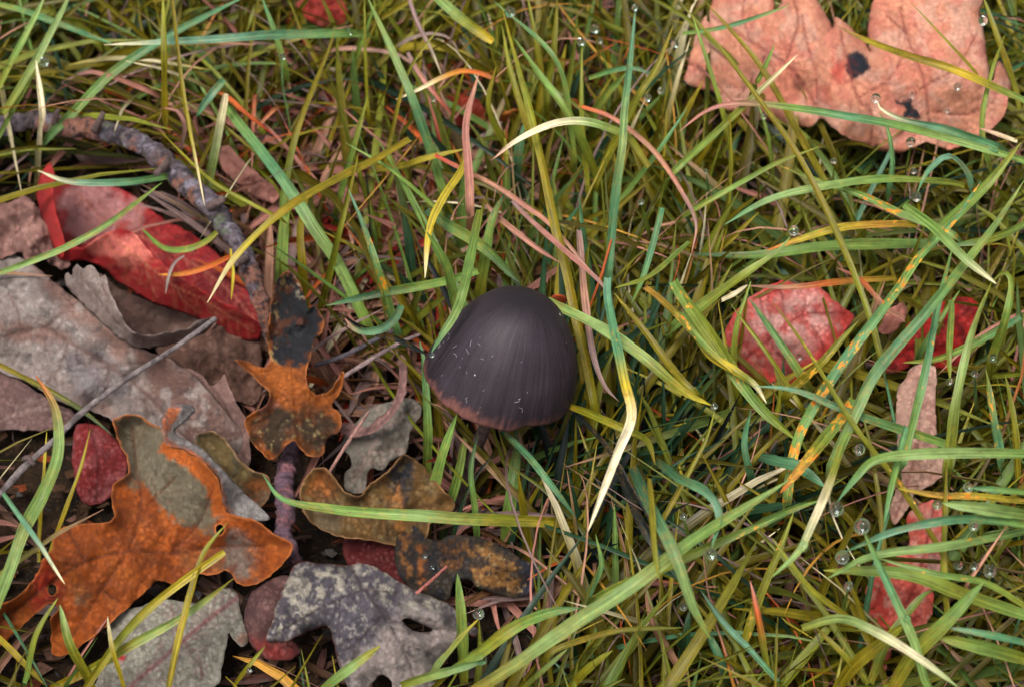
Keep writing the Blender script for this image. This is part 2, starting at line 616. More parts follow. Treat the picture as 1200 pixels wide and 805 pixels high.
GC = dict(gr=C(124, 158, 74), pg=C(152, 180, 106), tl=C(94, 148, 102), bt=C(116, 162, 130), ol=C(136, 122, 18), og=C(136, 142, 40), yl=C(192, 172, 48),
          dk=C(44, 80, 50), bk=C(16, 22, 18), nv=C(18, 30, 28), dry=C(188, 138, 114), pk=C(190, 128, 114), cr=C(240, 224, 184, 0.72), og2=C(205, 150, 60),
          or_=C(208, 100, 44), rd=C(190, 62, 50), mv=C(152, 124, 120), br=C(128, 88, 56), gy=C(130, 122, 118), ye=C(222, 190, 40))

def ribbon(p3, width, cols, roll, fold=0.22, blunt=False, seed=0.0, rust=0.0, na=5, wave=0.0):
    """a grass leaf: centre line, full width in metres; returns verts, faces, colours, gv"""
    n = len(p3)
    tan = np.gradient(p3, axis=0)
    tan /= np.linalg.norm(tan, axis=1)[:, None] + 1e-12
    s = np.linspace(0, 1, n)
    face = np.tile(np.array((0.0, -0.48, 0.877)), (n, 1))      # blades turned roughly towards the camera
    side = np.cross(tan, face)
    side /= np.linalg.norm(side, axis=1)[:, None] + 1e-9
    nor = np.cross(side, tan)
    ang = roll[0] + (roll[1] - roll[0]) * s
    side, nor = side * np.cos(ang)[:, None] + nor * np.sin(ang)[:, None], nor * np.cos(ang)[:, None] - side * np.sin(ang)[:, None]
    prof = np.interp(s, [0, 0.1, 0.45, 0.8, 0.93, 1.0], [0.72, 0.86, 1.0, 0.72, 0.38, 0.05]) if not blunt else np.interp(s, [0, 0.1, 0.5, 0.97, 1], [0.8, 0.9, 1.0, 0.82, 0.62])
    w = width * prof * 0.5
    k = np.linspace(-1, 1, na)
    V = p3[:, None] + side[:, None] * (w[:, None] * k[None])[..., None] + nor[:, None] * (w[:, None] * fold * 2 * (np.abs(k)[None] ** 1.3))[..., None]
    if wave:
        V = V + nor[:, None] * (np.sin(s * 23 + seed)[:, None] * k[None] * w[:, None] * wave)[..., None]
    arc = np.concatenate([[0], np.cumsum(np.linalg.norm(np.diff(p3, axis=0), axis=1))]) * 1000
    gv = np.stack([np.broadcast_to(w[:, None] * 1000 * k[None], (n, na)), np.broadcast_to(arc[:, None], (n, na)),
                   np.full((n, na), math.floor(seed) + min(rust, 0.99))], -1)
    cc = np.array(cols)
    cs = np.stack([np.interp(s, np.linspace(0, 1, len(cc)), cc[:, i]) for i in range(3)], 1) if len(cc) > 1 else np.tile(cc[0], (n, 1))
    cs = np.repeat(cs[:, None], na, 1)
    i, j = np.meshgrid(np.arange(n - 1), np.arange(na - 1), indexing='ij')
    b = (i * na + j).ravel()
    faces = np.stack([b, b + 1, b + na + 1, b + na], 1)
    return V.reshape(-1, 3), faces, cs.reshape(-1, 3), gv.reshape(-1, 3)

HERO = []           # centre-line samples of the single blades: px, py, h
def H(label, path, w, cols, h=(38, 56, 60), roll=None, blunt=False, rust=0.0, tail=True, name='grass_blade', cat='grass', group=None, fold=0.22, wave=0.12):
    q = np.array(pts(path))
    if len(h) == 2:
        h = (h[0], (h[0] + h[1]) / 2 + 3, h[1])
    s = np.concatenate([[0], np.cumsum(np.hypot(*np.diff(q, axis=0).T))])
    s /= s[-1]
    hh = np.interp(s, np.linspace(0, 1, len(h)), h)
    c = np.column_stack([q, hh])
    if tail and 8 < q[0][0] < 1192 and 8 < q[0][1] < 797:
        d = q[0] - q[1]
        d = d / max(np.hypot(*d), 1e-6)
        t1 = q[0] + d * 14 + np.array((0, 10)); t2 = t1 + d * 6 + np.array((0, 22))
        c = np.vstack([[*t2, 1.0], [*t1, max(h[0] * 0.5, 2)], c])
    n = max(10, int(np.hypot(*np.diff(c[:, :2], axis=0).T).sum() / 7))
    line = spline(c, n=n, step=3.0)
    for a in line:
        HERO.append(tuple(a))
    p3 = P_np(line[:, 0], line[:, 1], line[:, 2])
    if roll is None:
        r0 = rng.uniform(-0.55, 0.55)
        roll = (r0, r0 + rng.uniform(-0.5, 0.5))
    var = rng.uniform(0.88, 1.12)
    cl = [GC[k] * var for k in cols.split()]
    V, Fc, cs, gv = ribbon(p3, w * 0.0002 / max(0.75, math.cos(sum(roll) / 2)), cl, roll, blunt=blunt, seed=rng.uniform(1, 400), rust=rust, fold=fold, wave=wave)
    org = p3[0]
    dry = cols.split()[0] in ('dry', 'pk', 'mv', 'or_', 'rd', 'gy', 'cr', 'br')
    o = mesh_obj(name, V - org, Fc, M_STRAW if dry else M_GRASS, cs, gv)
    o.location = org
    tag(o, label, cat, group or ('dry grass strands in the lawn' if dry else 'single grass blades in the lawn'))
    return o

# ================================================================== the mushroom
def build_mushroom():
    rc = P(586, 450, 46)                                       # centre of the rim
    ax = (right * 0.25 + up * 0.80 - fwd * 0.545).normalized()   # the cap leans away and sideways
    e1 = (right * 0.96 - up * 0.28)
    e1 = (e1 - ax * e1.dot(ax)).normalized()
    e2 = ax.cross(e1)
    root = empty('mushroom', P(537, 640, 1))
    tag(root, 'dark slate bell shaped mushroom standing in the grass', 'mushroom')
    s = 0.0002
    prof = spline([(0.01, 124), (20, 121), (40, 110.5), (56, 93), (69, 70), (79, 44), (85, 22), (87, 7), (86.5, 0)], n=56)
    inner = spline([(86.5, 0), (85.5, -2.0), (83.5, -0.8), (80, 14), (68, 40)], n=10)[1:]
    nt = 144
    th = np.linspace(0, 2 * math.pi, nt, endpoint=False)
    def surf(prof, lobes=True):
        V, rr = [], []
        for i, (r, z) in enumerate(prof):
            edge = np.clip(1 - abs(z) / 45, 0, 1) if z < 45 else 0
            wob = 1 + 0.016 * np.sin(2 * th + 0.6) + 0.012 * np.sin(3 * th + 2) * (0.4 + edge)
            fr = fbm(np.cos(th) * 60 + 200, np.sin(th) * 60 + 200, 7, 3, 5) * 4.2 + fbm(np.cos(th) * 60 + 200, np.sin(th) * 60 + 200, 30, 2, 9) * 9
            zz = z + fr * edge ** 2
            wob = wob + 0.028 * fbm(np.cos(th) * r * 0.7 + 300, np.sin(th) * r * 0.7 + 300, 34, 3, 41) * min(1.0, r / 30)
            rad = (r * wob + (4.0 * np.cos(th - math.radians(185)) * edge if z < 45 else 0)) * s
            for k in range(nt):
                V.append(rc + e1 * (math.cos(th[k]) * rad[k]) + e2 * (math.sin(th[k]) * rad[k]) + ax * (float(zz[k] if hasattr(zz, '__len__') else zz) * s))
        return np.array([tuple(v) for v in V])
    full = np.vstack([prof, inner])
    V = surf(full)
    n = len(full)
    faces = [(i * nt + k, i * nt + (k + 1) % nt, (i + 1) * nt + (k + 1) % nt, (i + 1) * nt + k) for i in range(n - 1) for k in range(nt)]
    faces.append(tuple(range(nt - 1, -1, -1)))
    # cap skin: slate with radial fibres, a pinkish worn fringe at the rim
    vi = np.repeat(np.arange(n), nt) / (len(prof) - 1)
    TH = np.tile(th, n)
    base = C(58, 48, 56)
    col = np.tile(base, (len(V), 1))
    streak = fbm(TH * 55, vi * 3, 1.0, 3, 21) * 0.55 + fbm(TH * 12, vi * 2.5, 1.0, 3, 4) * 0.45
    col *= (1 + 0.30 * streak * sstep(0.0, 0.5, vi) + 0.45 * fbm(np.cos(TH) * vi * 4 + 9, np.sin(TH) * vi * 4 + 9, 1.0, 4, 77))[:, None]
    apex = (1 - sstep(0.10, 0.42, vi + 0.10 * fbm(TH * 4, vi * 3, 1, 3, 18))) * 0.75  # dark apex pigment, deepened to stand in for shade at the outline
    col = col * (1 - apex[:, None]) + C(22, 18, 22) * apex[:, None]
    dark = sstep(0.55, 1.0, vi + 0.5 * fbm(TH * 6, vi * 4, 1, 3, 8)) * 0.45  # darker towards the rim: shade of the cap's edge painted in
    col = col * (1 - dark[:, None]) + C(30, 23, 29) * dark[:, None]
    side = 0.5 + 0.5 * np.cos(TH - math.radians(205))
    fr = sstep(0.91, 1.0, vi + 0.10 * fbm(TH * 40, vi * 12, 1.0, 4, 6) + 0.06 * fbm(TH * 5, vi, 1.0, 2, 16)) * (0.3 + 0.7 * side)
    col = col * (1 - fr[:, None]) + C(124, 80, 72) * fr[:, None]
    t = NT('mushroom_skin')
    co = t.coord()
    c = t.attr('Col').outputs['Color']
    gv = t.attr('gv').outputs['Vector']
    n1 = t.noise(1.0, 4, gv)
    n2 = t.noise(2600, 4, co)
    m = t.math('ADD', t.maprange(n1, 0.28, 0.72, 0.78, 1.22), t.maprange(n2, 0.3, 0.7, -0.10, 0.10))
    cmb = t.node('ShaderNodeCombineXYZ')
    for i in range(3):
        t.l.new(m, cmb.inputs[i])
    c1 = t.mix(1.0, c, cmb.outputs[0], 'MULTIPLY')
    vor = t.node('ShaderNodeTexVoronoi', feature='F1')
    vor.inputs['Scale'].default_value = 190
    t.l.new(co, vor.inputs['Vector'])
    sp = t.node('ShaderNodeSeparateColor')
    t.l.new(vor.outputs['Color'], sp.inputs[0])
    fleck = t.math('MULTIPLY', t.math('LESS_THAN', t.math('ADD', vor.outputs['Distance'], t.math('MULTIPLY', sp.outputs[1], 0.06)), 0.085), t.math('GREATER_THAN', sp.outputs[0], 0.45))
    c1 = t.mix(t.math('MULTIPLY', fleck, 0.75), c1, (0.42, 0.40, 0.38, 1))
    t.l.new(c1, t.bsdf.inputs['Base Color'])
    t.set(t.bsdf.inputs['Roughness'], t.maprange(n1, 0.3, 0.7, 0.45, 0.62))
    t.bsdf.inputs['Specular IOR Level'].default_value = 0.2
    t.bump(t.math('ADD', n1, t.math('MULTIPLY', n2, 0.5)), 0.35, 0.0003)
    gvv = np.stack([np.cos(TH) * 22, np.sin(TH) * 22, vi * 2.2], 1)
    loc = np.array(root.location)
    cap = mesh_obj('cap', V - loc, [f[::-1] for f in faces], t.m, col, gvv)
    cap.parent = root
    # tiny pale hairs lying on the cap
    hv, hf = [], []
    for k in range(34):
        a = math.radians(rng.uniform(195, 300)); u0 = rng.uniform(0.45, 0.93)
        z0 = np.interp(u0, np.linspace(0, 1, len(prof)), prof[:, 1]); r0 = np.interp(u0, np.linspace(0, 1, len(prof)), prof[:, 0])
        wob = 1 + 0.016 * math.sin(2 * a + 0.6) + 0.012 * math.sin(3 * a + 2) * 0.8
        c0 = rc + (e1 * math.cos(a) + e2 * math.sin(a)) * ((r0 * wob + 1.0) * s) + ax * ((z0 + .3) * s)
        nrm = (e1 * math.cos(a) + e2 * math.sin(a) + ax * 0.35).normalized()
        tg = nrm.cross(ax).normalized(); t2 = nrm.cross(tg)
        d = rng.uniform(0, 6.28); L = rng.uniform(0.8, 1.0) * s * rng.choice([1.0, 1.6, 2.6, 4.2], p=[.35, .3, .25, .1])
        dv = tg * math.cos(d) + t2 * math.sin(d); sv = nrm.cross(dv) * (0.26 * s)
        bw = sv.normalized() * (rng.uniform(-1, 1) * L * 0.7)
        b = len(hv)
        for q, off in ((-1, 0), (0, 1), (1, 0)):
            m0 = c0 + dv * (q * L) + bw * off - nrm * (abs(q) * L * L / (60 * s) * 0.3)
            hv += [tuple(m0 - sv - root.location), tuple(m0 + nrm * (0.4 * s) - root.location), tuple(m0 + sv - root.location)]
        for i in range(2):
            for j in range(2):
                hf.append((b + i * 3 + j, b + i * 3 + j + 1, b + i * 3 + j + 4, b + i * 3 + j + 3))
    th_ = NT('pale_hair')
    th_.bsdf.inputs['Base Color'].default_value = (*C(150, 142, 150), 1)
    th_.bsdf.inputs['Roughness'].default_value = 0.6
    hair = mesh_obj('hair', hv, hf, th_.m)
    hair.parent = cap
    hair['kind'] = 'stuff'
    # gills under the cap
    gverts, gfaces = [], []
    tg = NT('gill_flesh')
    tg.l.new(tg.mix(tg.maprange(tg.noise(1500, 3, tg.coord()), 0.3, 0.7), (*C(50, 40, 40), 1), (*C(88, 70, 66), 1)), tg.bsdf.inputs['Base Color'])
    tg.bsdf.inputs['Roughness'].default_value = 0.8
    for k in range(72):
        a = 2 * math.pi * k / 72
        d = e1 * math.cos(a) + e2 * math.sin(a)
        tq = d.cross(ax) * (0.25 * s)
        b = len(gverts)
        top = [(8, 88), (40, 74), (64, 46), (77, 8)]
        bot = [(8, 50), (40, 30), (64, 12), (78, 2)]
        for sg in (-1, 1):
            for (r, z) in top + bot:
                gverts.append(tuple(rc + d * (r * s) + ax * (z * s) + tq * sg - root.location))
        for o_, flip in ((0, 1), (8, -1)):
            for i in range(3):
                gfaces.append((b + o_ + i, b + o_ + i + 1, b + o_ + i + 5, b + o_ + i + 4)[::flip])
        for i in range(3):
            gfaces.append((b + 4 + i, b + 5 + i, b + 13 + i, b + 12 + i))
    g = mesh_obj('gills', gverts, gfaces, tg.m, smooth=False)
    g.parent = root
    g['kind'] = 'stuff'
    # stem
    top = rc + ax * (80 * s)
    def pix(v):
        x, y = proj(v)
        return (x, y, v.z * 1000)
    low = rc - ax * (25 * s)
    path = [pix(top), pix(rc), pix(low), (551, 545, 17), (541, 588, 7), (536, 625, -1)]
    st = tube('stem', path, [6, 6.5, 7, 7.5, 8, 8.5], M_STALK, C(112, 92, 84), parent=root, lump=(0.07, 9), blotches=[(C(70, 52, 48), 6, 0.05, 0.2, 0.7)])
    ol = '503,415 520,385 545,353 575,335 600,331 630,340 655,366 670,398 679,440 676,468 666,492 645,503 620,508 595,504 565,490 530,458'
    keep_clear(pts(ol), 30)
    keep_clear(pts('548,500 574,500 560,545 552,600 528,600 536,550'), 3)
build_mushroom()

# ================================================================== fallen leaves
# --- grey and brown litter
o = leaf('big silvery grey dead leaf under the thin dry stalk',
     '-8,303 25,302 60,328 92,354 130,386 160,407 192,418 217,432 243,457 264,482 287,512 292,545 268,565 230,566 190,546 150,506 110,482 70,470 30,446 -8,422',
     [(0, 310, 16), (0, 345, 24), (0, 385, 17), (0, 415, 10), (50, 350, 27), (60, 388, 20), (60, 330, 20), (110, 400, 27), (115, 425, 20), (80, 440, 14), (95, 460, 17), (150, 430, 26), (160, 462, 19), (130, 475, 10), (145, 400, 21), (210, 480, 23), (235, 520, 17), (200, 515, 12), (280, 545, 7), (195, 425, 14), (265, 520, 15)],
     C(158, 143, 137), M_DRY,
     patches=[('150,405 195,412 240,450 290,510 295,570 230,570 200,520 175,470', C(128, 92, 82), 16, 12, 0.85), ('30,300 130,370 170,420 140,420 60,350', C(158, 116, 102), 10, 8, 0.75), ('-5,378 60,382 120,420 160,470 120,455 60,405 -5,398', C(150, 108, 96), 8, 8, 0.7), ('60,440 110,462 180,520 150,505 100,480', C(140, 104, 94), 8, 8, 0.6),
              ('60,400 130,420 150,470 90,460', C(132, 128, 132), 14, 10, 0.7)],
     mottles=[(C(196, 184, 176), 14, 0.16, 0.12, 0.55, None), (C(88, 78, 78), 9, 0.24, 0.06, 0.6, None)],
     veins=[('-8,397 25,390 54,385 80,400 127,428 170,460 215,510 250,560', 3.0), ('54,385 75,365 95,352', 1.8), ('80,400 70,430 55,450', 1.8), ('127,428 165,425 200,424', 1.8), ('127,428 125,455 112,476', 1.8), ('170,460 172,485 165,510', 1.8), ('25,390 20,365 10,345', 1.6)],
     vein_col=C(118, 88, 80), wrinkle=(0.9, 40), vein_h=-0.35, bulge=0.35, seed=1)
o = leaf('curled ashy dead leaf whose ragged rim rolls around a dark hollow',
     '112,322 126,326 133,334 150,343 181,356 215,366 252,373 250,384 232,393 205,399 170,400 145,392 128,370',
     [(115, 325, 15), (150, 345, 6), (200, 362, 5), (250, 374, 16), (232, 390, 14), (190, 398, 8), (150, 392, 7), (130, 370, 8), (185, 378, 3)],
     C(122, 92, 82), M_DRY, mottles=[(C(150, 124, 112), 12, 0.12, 0.1, 0.5, None)], veins=[('130,350 165,375 215,378 248,376', 1.6)], vein_col=C(96, 68, 60), wrinkle=(0.7, 16), seed=2)
sheet('rolled_rim', '76,330 80,319 84,322 89,309 96,316 104,311 112,313 117,325 122,322 127,334 131,345 140,364 146,378 155,388 174,393 208,388 235,376 252,372 243,387 218,399 190,406 164,407 141,397 114,374 92,351',
     [(78, 328, 26), (90, 312, 32), (112, 316, 34), (128, 338, 37), (142, 370, 38), (158, 389, 37), (190, 391, 36), (235, 377, 28), (250, 374, 20), (92, 346, 24), (114, 368, 25), (141, 391, 26), (165, 402, 26), (200, 401, 24), (105, 340, 31), (130, 368, 33)],
     C(158, 138, 130), M_DRY, parent=o, mottles=[(C(190, 176, 168), 10, 0.12, 0.1, 0.5, None)], patches=[('150,395 200,392 245,376 240,390 190,406 160,406', C(140, 108, 98), 6, 4, 0.7)], veins=[('95,322 112,345 140,380 170,400', 1.3), ('118,330 128,352', 1.1)], vein_col=C(112, 84, 76), wrinkle=(0.6, 14), seed=2, edge=1.6)
o = leaf('dull brown crumpled leaf tucked under the red leaf',
     '182,410 212,398 250,378 280,388 304,400 308,450 297,474 274,470 272,500 260,505 242,470 215,432',
     [(190, 408, 12), (250, 382, 15), (300, 405, 8), (302, 455, 6), (250, 440, 10), (225, 420, 16), (270, 420, 13)],
     C(112, 80, 68), M_DRY, mottles=[(C(150, 118, 104), 14, 0.14, 0.12, 0.5, None)], veins=[('250,380 262,420 285,465', 2), ('210,402 240,415 300,420', 1.6)], vein_col=C(80, 56, 48), wrinkle=(1.5, 18), seed=3)
sheet('folded_edge', '214,432 232,438 248,452 258,447 264,438 268,452 276,470 288,492 293,528 291,548 280,540 270,515 258,488 240,462',
      [(220, 436, 18), (262, 442, 24), (270, 470, 22), (250, 460, 19), (285, 500, 17), (285, 540, 10), (262, 490, 15)], C(160, 124, 116), M_DRY, parent=o,
      veins=[('225,438 255,462 275,500 287,540', 1.8)], vein_col=C(110, 80, 74), wrinkle=(0.8, 14), seed=4)
leaf('crinkled pinkish brown leaf scrap at the left edge beside the red leaf',
     '-6,244 8,238 20,233 30,230 42,240 50,250 62,260 70,274 60,282 66,292 76,298 82,312 68,316 58,308 48,300 40,310 30,304 22,294 10,300 -6,302',
     [(0, 245, 20), (30, 235, 24), (60, 265, 22), (40, 285, 27), (0, 295, 18), (75, 308, 18), (20, 265, 25)],
     C(172, 126, 116), M_DRY, mottles=[(C(120, 82, 74), 9, 0.12, 0.1, 0.7, None)], veins=[('5,290 30,268 55,262', 1.6), ('30,268 45,290 70,308', 1.5)], vein_col=C(205, 160, 148), wrinkle=(2.0, 12), seed=5, edge=2.2)
leaf('drab mauve brown leaf at the left edge below the big grey leaf',
     '-8,437 30,450 60,470 86,482 82,498 55,505 20,503 -8,500', [(0, 440, 7), (60, 472, 10), (80, 495, 5), (0, 498, 4), (40, 480, 9)],
     C(126, 96, 92), M_DRY, mottles=[(C(165, 138, 132), 12, 0.12, 0.12, 0.5, None)], veins=[('-5,495 40,478 80,484', 1.8)], vein_col=C(170, 140, 132), wrinkle=(0.9, 18), seed=6)
leaf('dark red leaf in the shade behind the orange oak leaf',
     '88,502 104,496 124,502 138,518 149,540 146,560 136,576 116,590 98,588 88,566 85,535', [(90, 505, 8), (145, 540, 7), (110, 588, 4), (115, 540, 9)],
     C(140, 40, 40), M_RED, mottles=[(C(165, 90, 90), 16, 0.12, 0.12, 0.6, None)], veins=[('105,498 115,540 112,588', 1.8)], vein_col=C(90, 22, 24), wrinkle=(0.8, 16), seed=7)
# --- scarlet leaf by the twig
o = leaf('bright red leaf with rolled edges lying under the mossy grey twig',
     '62,200 72,212 104,215 140,221 166,237 192,257 226,275 263,306 291,340 308,370 303,388 262,372 225,352 190,335 150,318 118,300 92,292 72,290 58,268 55,232',
     [(60, 205, 18), (72, 222, 14), (90, 235, 10), (140, 235, 8), (110, 262, 8), (165, 262, 8), (98, 284, 10), (140, 300, 6), (190, 285, 10), (190, 320, 7), (230, 300, 10), (270, 335, 11), (300, 375, 12), (250, 355, 9)],
     C(186, 44, 48, 0.66), M_RED,
     patches=[('70,214 130,218 170,245 165,268 130,276 100,285 78,262', C(196, 140, 138, 0.7), 7, 14, 0.85), ('225,290 262,306 306,370 303,394 255,384 225,345', C(128, 26, 32), 20, 10, 0.8), ('165,232 195,258 240,288 225,296 180,270', C(196, 52, 52), 8, 6, 0.7)],
     mottles=[(C(110, 22, 28), 10, 0.22, 0.08, 0.5, None)],
     veins=[('90,225 118,255 160,275 210,300 262,335 300,378', 1.3), ('160,275 165,255 158,236', 1.0), ('210,300 215,285', 1.0)],
     vein_col=C(206, 120, 100), wrinkle=(0.7, 22), seed=8, vein_h=0.25)
sheet('rolled_fold', '100,306 72,305 64,292 78,288 95,291 106,284 118,277 134,270 148,269 160,276 172,292 188,307 212,324 240,342 270,358 296,374 306,384 303,396 284,398 255,387 232,373 205,364 181,356 160,344 141,332 122,315',
     [(70, 300, 22), (80, 291, 24), (110, 284, 30), (135, 272, 35), (150, 271, 35), (165, 283, 35), (188, 308, 34), (225, 334, 31), (270, 360, 25), (304, 386, 15), (284, 394, 12), (232, 370, 16), (181, 353, 18), (141, 328, 18), (110, 304, 18), (145, 300, 32), (190, 330, 28)],
     C(190, 42, 44, 0.66), M_RED, parent=o,
     patches=[('108,282 135,270 158,274 175,298 155,316 125,304', C(238, 132, 116, 0.8), 8, 14, 0.85), ('215,330 270,358 306,384 300,398 255,386 215,360', C(168, 30, 36, 0.75), 16, 8, 0.8)],  # first patch is a pink highlight painted along the ridge top
     mottles=[(C(140, 28, 34), 12, 0.2, 0.1, 0.5, None)], veins=[('140,285 170,308 205,335 240,352 296,388', 1.1), ('205,335 215,352 232,366', 0.9), ('170,308 176,330 185,348', 0.9), ('240,352 262,378', 0.9), ('150,292 148,315 152,335', 0.9)],
     vein_col=C(226, 140, 104), wrinkle=(0.5, 20), seed=9, vein_h=0.2)
sheet('curled_side', '56,191 63,204 62,224 66,250 76,286 72,302 60,284 49,254 43,222', [(57, 194, 30), (46, 222, 26), (52, 254, 25), (70, 296, 22), (62, 215, 32), (64, 245, 31), (74, 284, 26)], C(196, 48, 46, 0.68), M_RED, parent=o, wrinkle=(0.4, 12), seed=9, edge=0.7,
     patches=[('44,222 50,215 54,250 64,290 58,284 49,254', C(150, 30, 36), 4, 2, 0.7)])
# --- oak leaves
o = leaf('large burnt orange oak leaf with an olive lobe and ragged red tip',
     '133,494 140,488 160,486 176,495 190,504 197,520 216,527 238,542 256,562 262,590 273,603 300,609 321,625 341,636 341,648 329,662 312,678 296,686 278,683 266,669 250,673 225,672 204,684 186,680 173,690 153,709 127,731 102,751 82,766 62,766 60,742 60,724 69,713 60,706 45,716 23,736 -6,758 -6,712 15,702 38,679 52,653 61,643 65,625 76,618 102,613 131,609 131,586 134,566 148,555 150,540 140,520',
     [(140, 490, 26), (165, 500, 25), (150, 540, 24), (200, 540, 32), (240, 560, 34), (258, 585, 31), (300, 615, 26), (335, 640, 22), (295, 680, 16), (260, 640, 21), (200, 600, 24), (140, 610, 27), (70, 620, 24), (50, 660, 26), (0, 710, 24), (0, 750, 14), (60, 700, 18), (70, 760, 10), (110, 740, 14), (150, 690, 20), (150, 650, 25), (200, 670, 16), (100, 660, 26), (100, 700, 19)],
     C(172, 82, 16), M_OAK,
     patches=[('128,484 165,480 195,505 240,545 262,592 250,625 215,618 190,590 150,560 135,560', C(122, 112, 90), 6, 9, 1.0), ('192,514 218,526 240,541 258,563 266,600 250,606 244,575 226,552 186,530', C(196, 98, 28), 3, 3, 1.0), ('150,520 185,520 215,570 240,600 200,590 165,560', C(134, 126, 110), 10, 10, 0.6),
              ('38,680 60,650 72,690 70,716 40,716', C(172, 34, 26), 12, 10, 0.85), ('84,690 97,684 106,696 100,710 88,708', C(112, 92, 64), 5, 4, 0.8), ('132,490 141,488 140,500 134,502', C(214, 116, 60), 4, 2, 0.7),
              ('262,625 278,618 296,640 302,680 276,684 264,665', C(128, 120, 110), 6, 8, 0.85), ('205,650 262,640 266,668 225,672', C(92, 74, 48), 8, 8, 0.6)],
     mottles=[(C(122, 56, 18), 16, 0.1, 0.12, 0.6, None), (C(190, 104, 34), 12, 0.2, 0.1, 0.5, None)],
     veins=[('0,728 50,690 100,658 150,646 200,648 260,640 310,640', 2.2), ('100,658 88,636 82,622', 1.6), ('150,646 165,600 160,550 155,500', 1.7), ('150,646 120,690 85,745', 1.6), ('200,648 235,610 250,570', 1.6), ('165,600 205,560', 1.2), ('120,690 140,705', 1.2), ('100,658 75,672 62,668', 1.2)],
     vein_col=C(96, 42, 16), rim=(C(200, 112, 50), 1.8), holes=['56,688 61,684 66,688 65,695 59,697', '253,617 259,614 263,620 259,627 254,625'], wrinkle=(1.2, 30), curl=2.6, curl_w=8, vein_h=-0.5, bulge=0.6, seed=10)
sheet('curled_edge', '189,494 193,484 199,478 211,474 225,475 228,483 214,495 205,506 216,514 238,527 259,548 286,577 316,606 292,609 271,602 262,589 257,562 239,542 217,527 197,521 190,507',
      [(195, 490, 36), (212, 480, 40), (226, 480, 36), (205, 505, 32), (200, 516, 36), (235, 540, 39), (258, 565, 39), (262, 590, 34), (300, 606, 27), (255, 555, 34), (275, 590, 28)],
      C(160, 152, 148), M_OAK, parent=o, patches=[('186,495 198,476 212,474 214,482 202,494 194,514', C(206, 104, 36), 3, 3, 0.95), ('190,505 200,516 240,538 260,562 266,592 275,602 262,596 254,562 236,545 196,524', C(188, 92, 30), 2.5, 2, 0.95)],
      mottles=[(C(112, 104, 104), 7, 0.1, 0.12, 0.6, None)], wrinkle=(0.5, 12), seed=11, spacing=2.6, edge=0.8)
leaf('olive brown oak lobe with a wavy pale rim beside the curled orange edge',
     '228,514 240,506 255,508 270,522 282,540 298,552 312,556 318,575 304,594 280,602 262,592 250,562 236,540', [(235, 515, 22), (255, 510, 24), (280, 540, 23), (312, 560, 18), (300, 590, 14), (265, 590, 18), (255, 550, 20)],
     C(118, 98, 58), M_OAK, patches=[('285,565 315,556 316,585 290,598', C(158, 84, 34), 8, 6, 0.8)], mottles=[(C(92, 92, 78), 12, 0.1, 0.12, 0.6, None)], rim=(C(178, 134, 96), 2.2), veins=[('236,520 265,550 300,582', 1.6)], vein_col=C(84, 62, 36), curl=1.5, curl_w=5, wrinkle=(0.8, 16), seed=12)
leaf('small ashen grey oak leaf with a mauve midrib at the bottom edge',
     '108,815 114,797 126,763 130,728 143,717 163,711 188,703 211,704 229,707 244,699 267,689 279,698 281,715 289,737 293,748 285,758 278,753 268,741 265,758 260,778 250,806 180,822',
     [(115, 795, 12), (130, 730, 14), (190, 708, 17), (267, 692, 15), (290, 750, 12), (255, 790, 12), (190, 770, 19), (180, 818, 13)],
     C(158, 152, 138), M_DRY, mottles=[(C(116, 110, 98), 9, 0.16, 0.1, 0.6, None), (C(182, 178, 166), 8, 0.2, 0.08, 0.5, None)], patches=[('138,768 144,766 148,771 145,777 139,776', C(196, 50, 50), 2, 1, 0.95), ('280,738 292,745 286,756 278,750', C(165, 110, 88), 3, 2, 0.7)],
     veins=[('150,808 163,795 204,760 242,727 278,700 292,688', 2.6), ('204,760 207,740 200,708', 0.7), ('215,752 232,768 236,795', 0.7)],
     vein_col=C(150, 78, 88), wrinkle=(0.8, 20), seed=13, vein_h=0.3)
leaf('large slate grey oak leaf flecked with beige, with a slit hole',
     '311,750 319,727 326,704 335,684 349,660 377,659 409,662 425,659 450,670 482,689 507,698 527,708 543,725 563,739 558,745 539,743 529,759 515,774 513,793 506,822 468,830 458,798 447,790 436,800 420,822 405,800 398,780 391,752 387,737 380,733 361,740 339,750 323,752',
     [(315, 748, 26), (350, 665, 22), (410, 665, 25), (480, 695, 26), (560, 741, 22), (515, 790, 18), (430, 800, 20), (390, 745, 25), (380, 700, 30), (440, 720, 31), (450, 690, 29), (490, 750, 27), (345, 720, 29)],
     C(92, 86, 94), M_OAK,
     patches=[('440,735 470,712 505,715 540,735 520,775 510,830 410,830 400,775 430,760', C(172, 156, 150), 16, 14, 0.9), ('470,700 500,700 515,718 460,720', C(168, 154, 146), 8, 10, 0.6)],
     mottles=[(C(188, 178, 160), 8, 0.05, 0.05, 0.95, '325,690 350,665 400,668 420,690 380,705 350,735 318,748'), (C(184, 174, 158), 7, 0.08, 0.05, 0.95, '400,660 440,662 520,705 545,735 500,715 470,712 440,700'), (C(164, 156, 148), 5, 0.17, 0.05, 0.75, None), (C(52, 48, 56), 13, 0.2, 0.1, 0.7, None)],
     veins=[('409,662 428,690 449,722 470,755 488,800', 1.4), ('428,690 380,710 325,742', 1.2), ('449,722 490,735 540,738', 1.2), ('449,722 420,755 410,790', 1.2), ('428,690 465,695', 1.1), ('470,755 505,765', 1.1)],
     vein_col=C(70, 52, 54), rim=(C(150, 74, 52), 1.4), rim_first=True, holes=['471,727 477,724 488,728 500,734 506,739 494,741 482,737'], wrinkle=(0.9, 24), vein_h=-0.5, bulge=0.6, curl=-2.4, curl_w=10, spacing=2.4, seed=14)
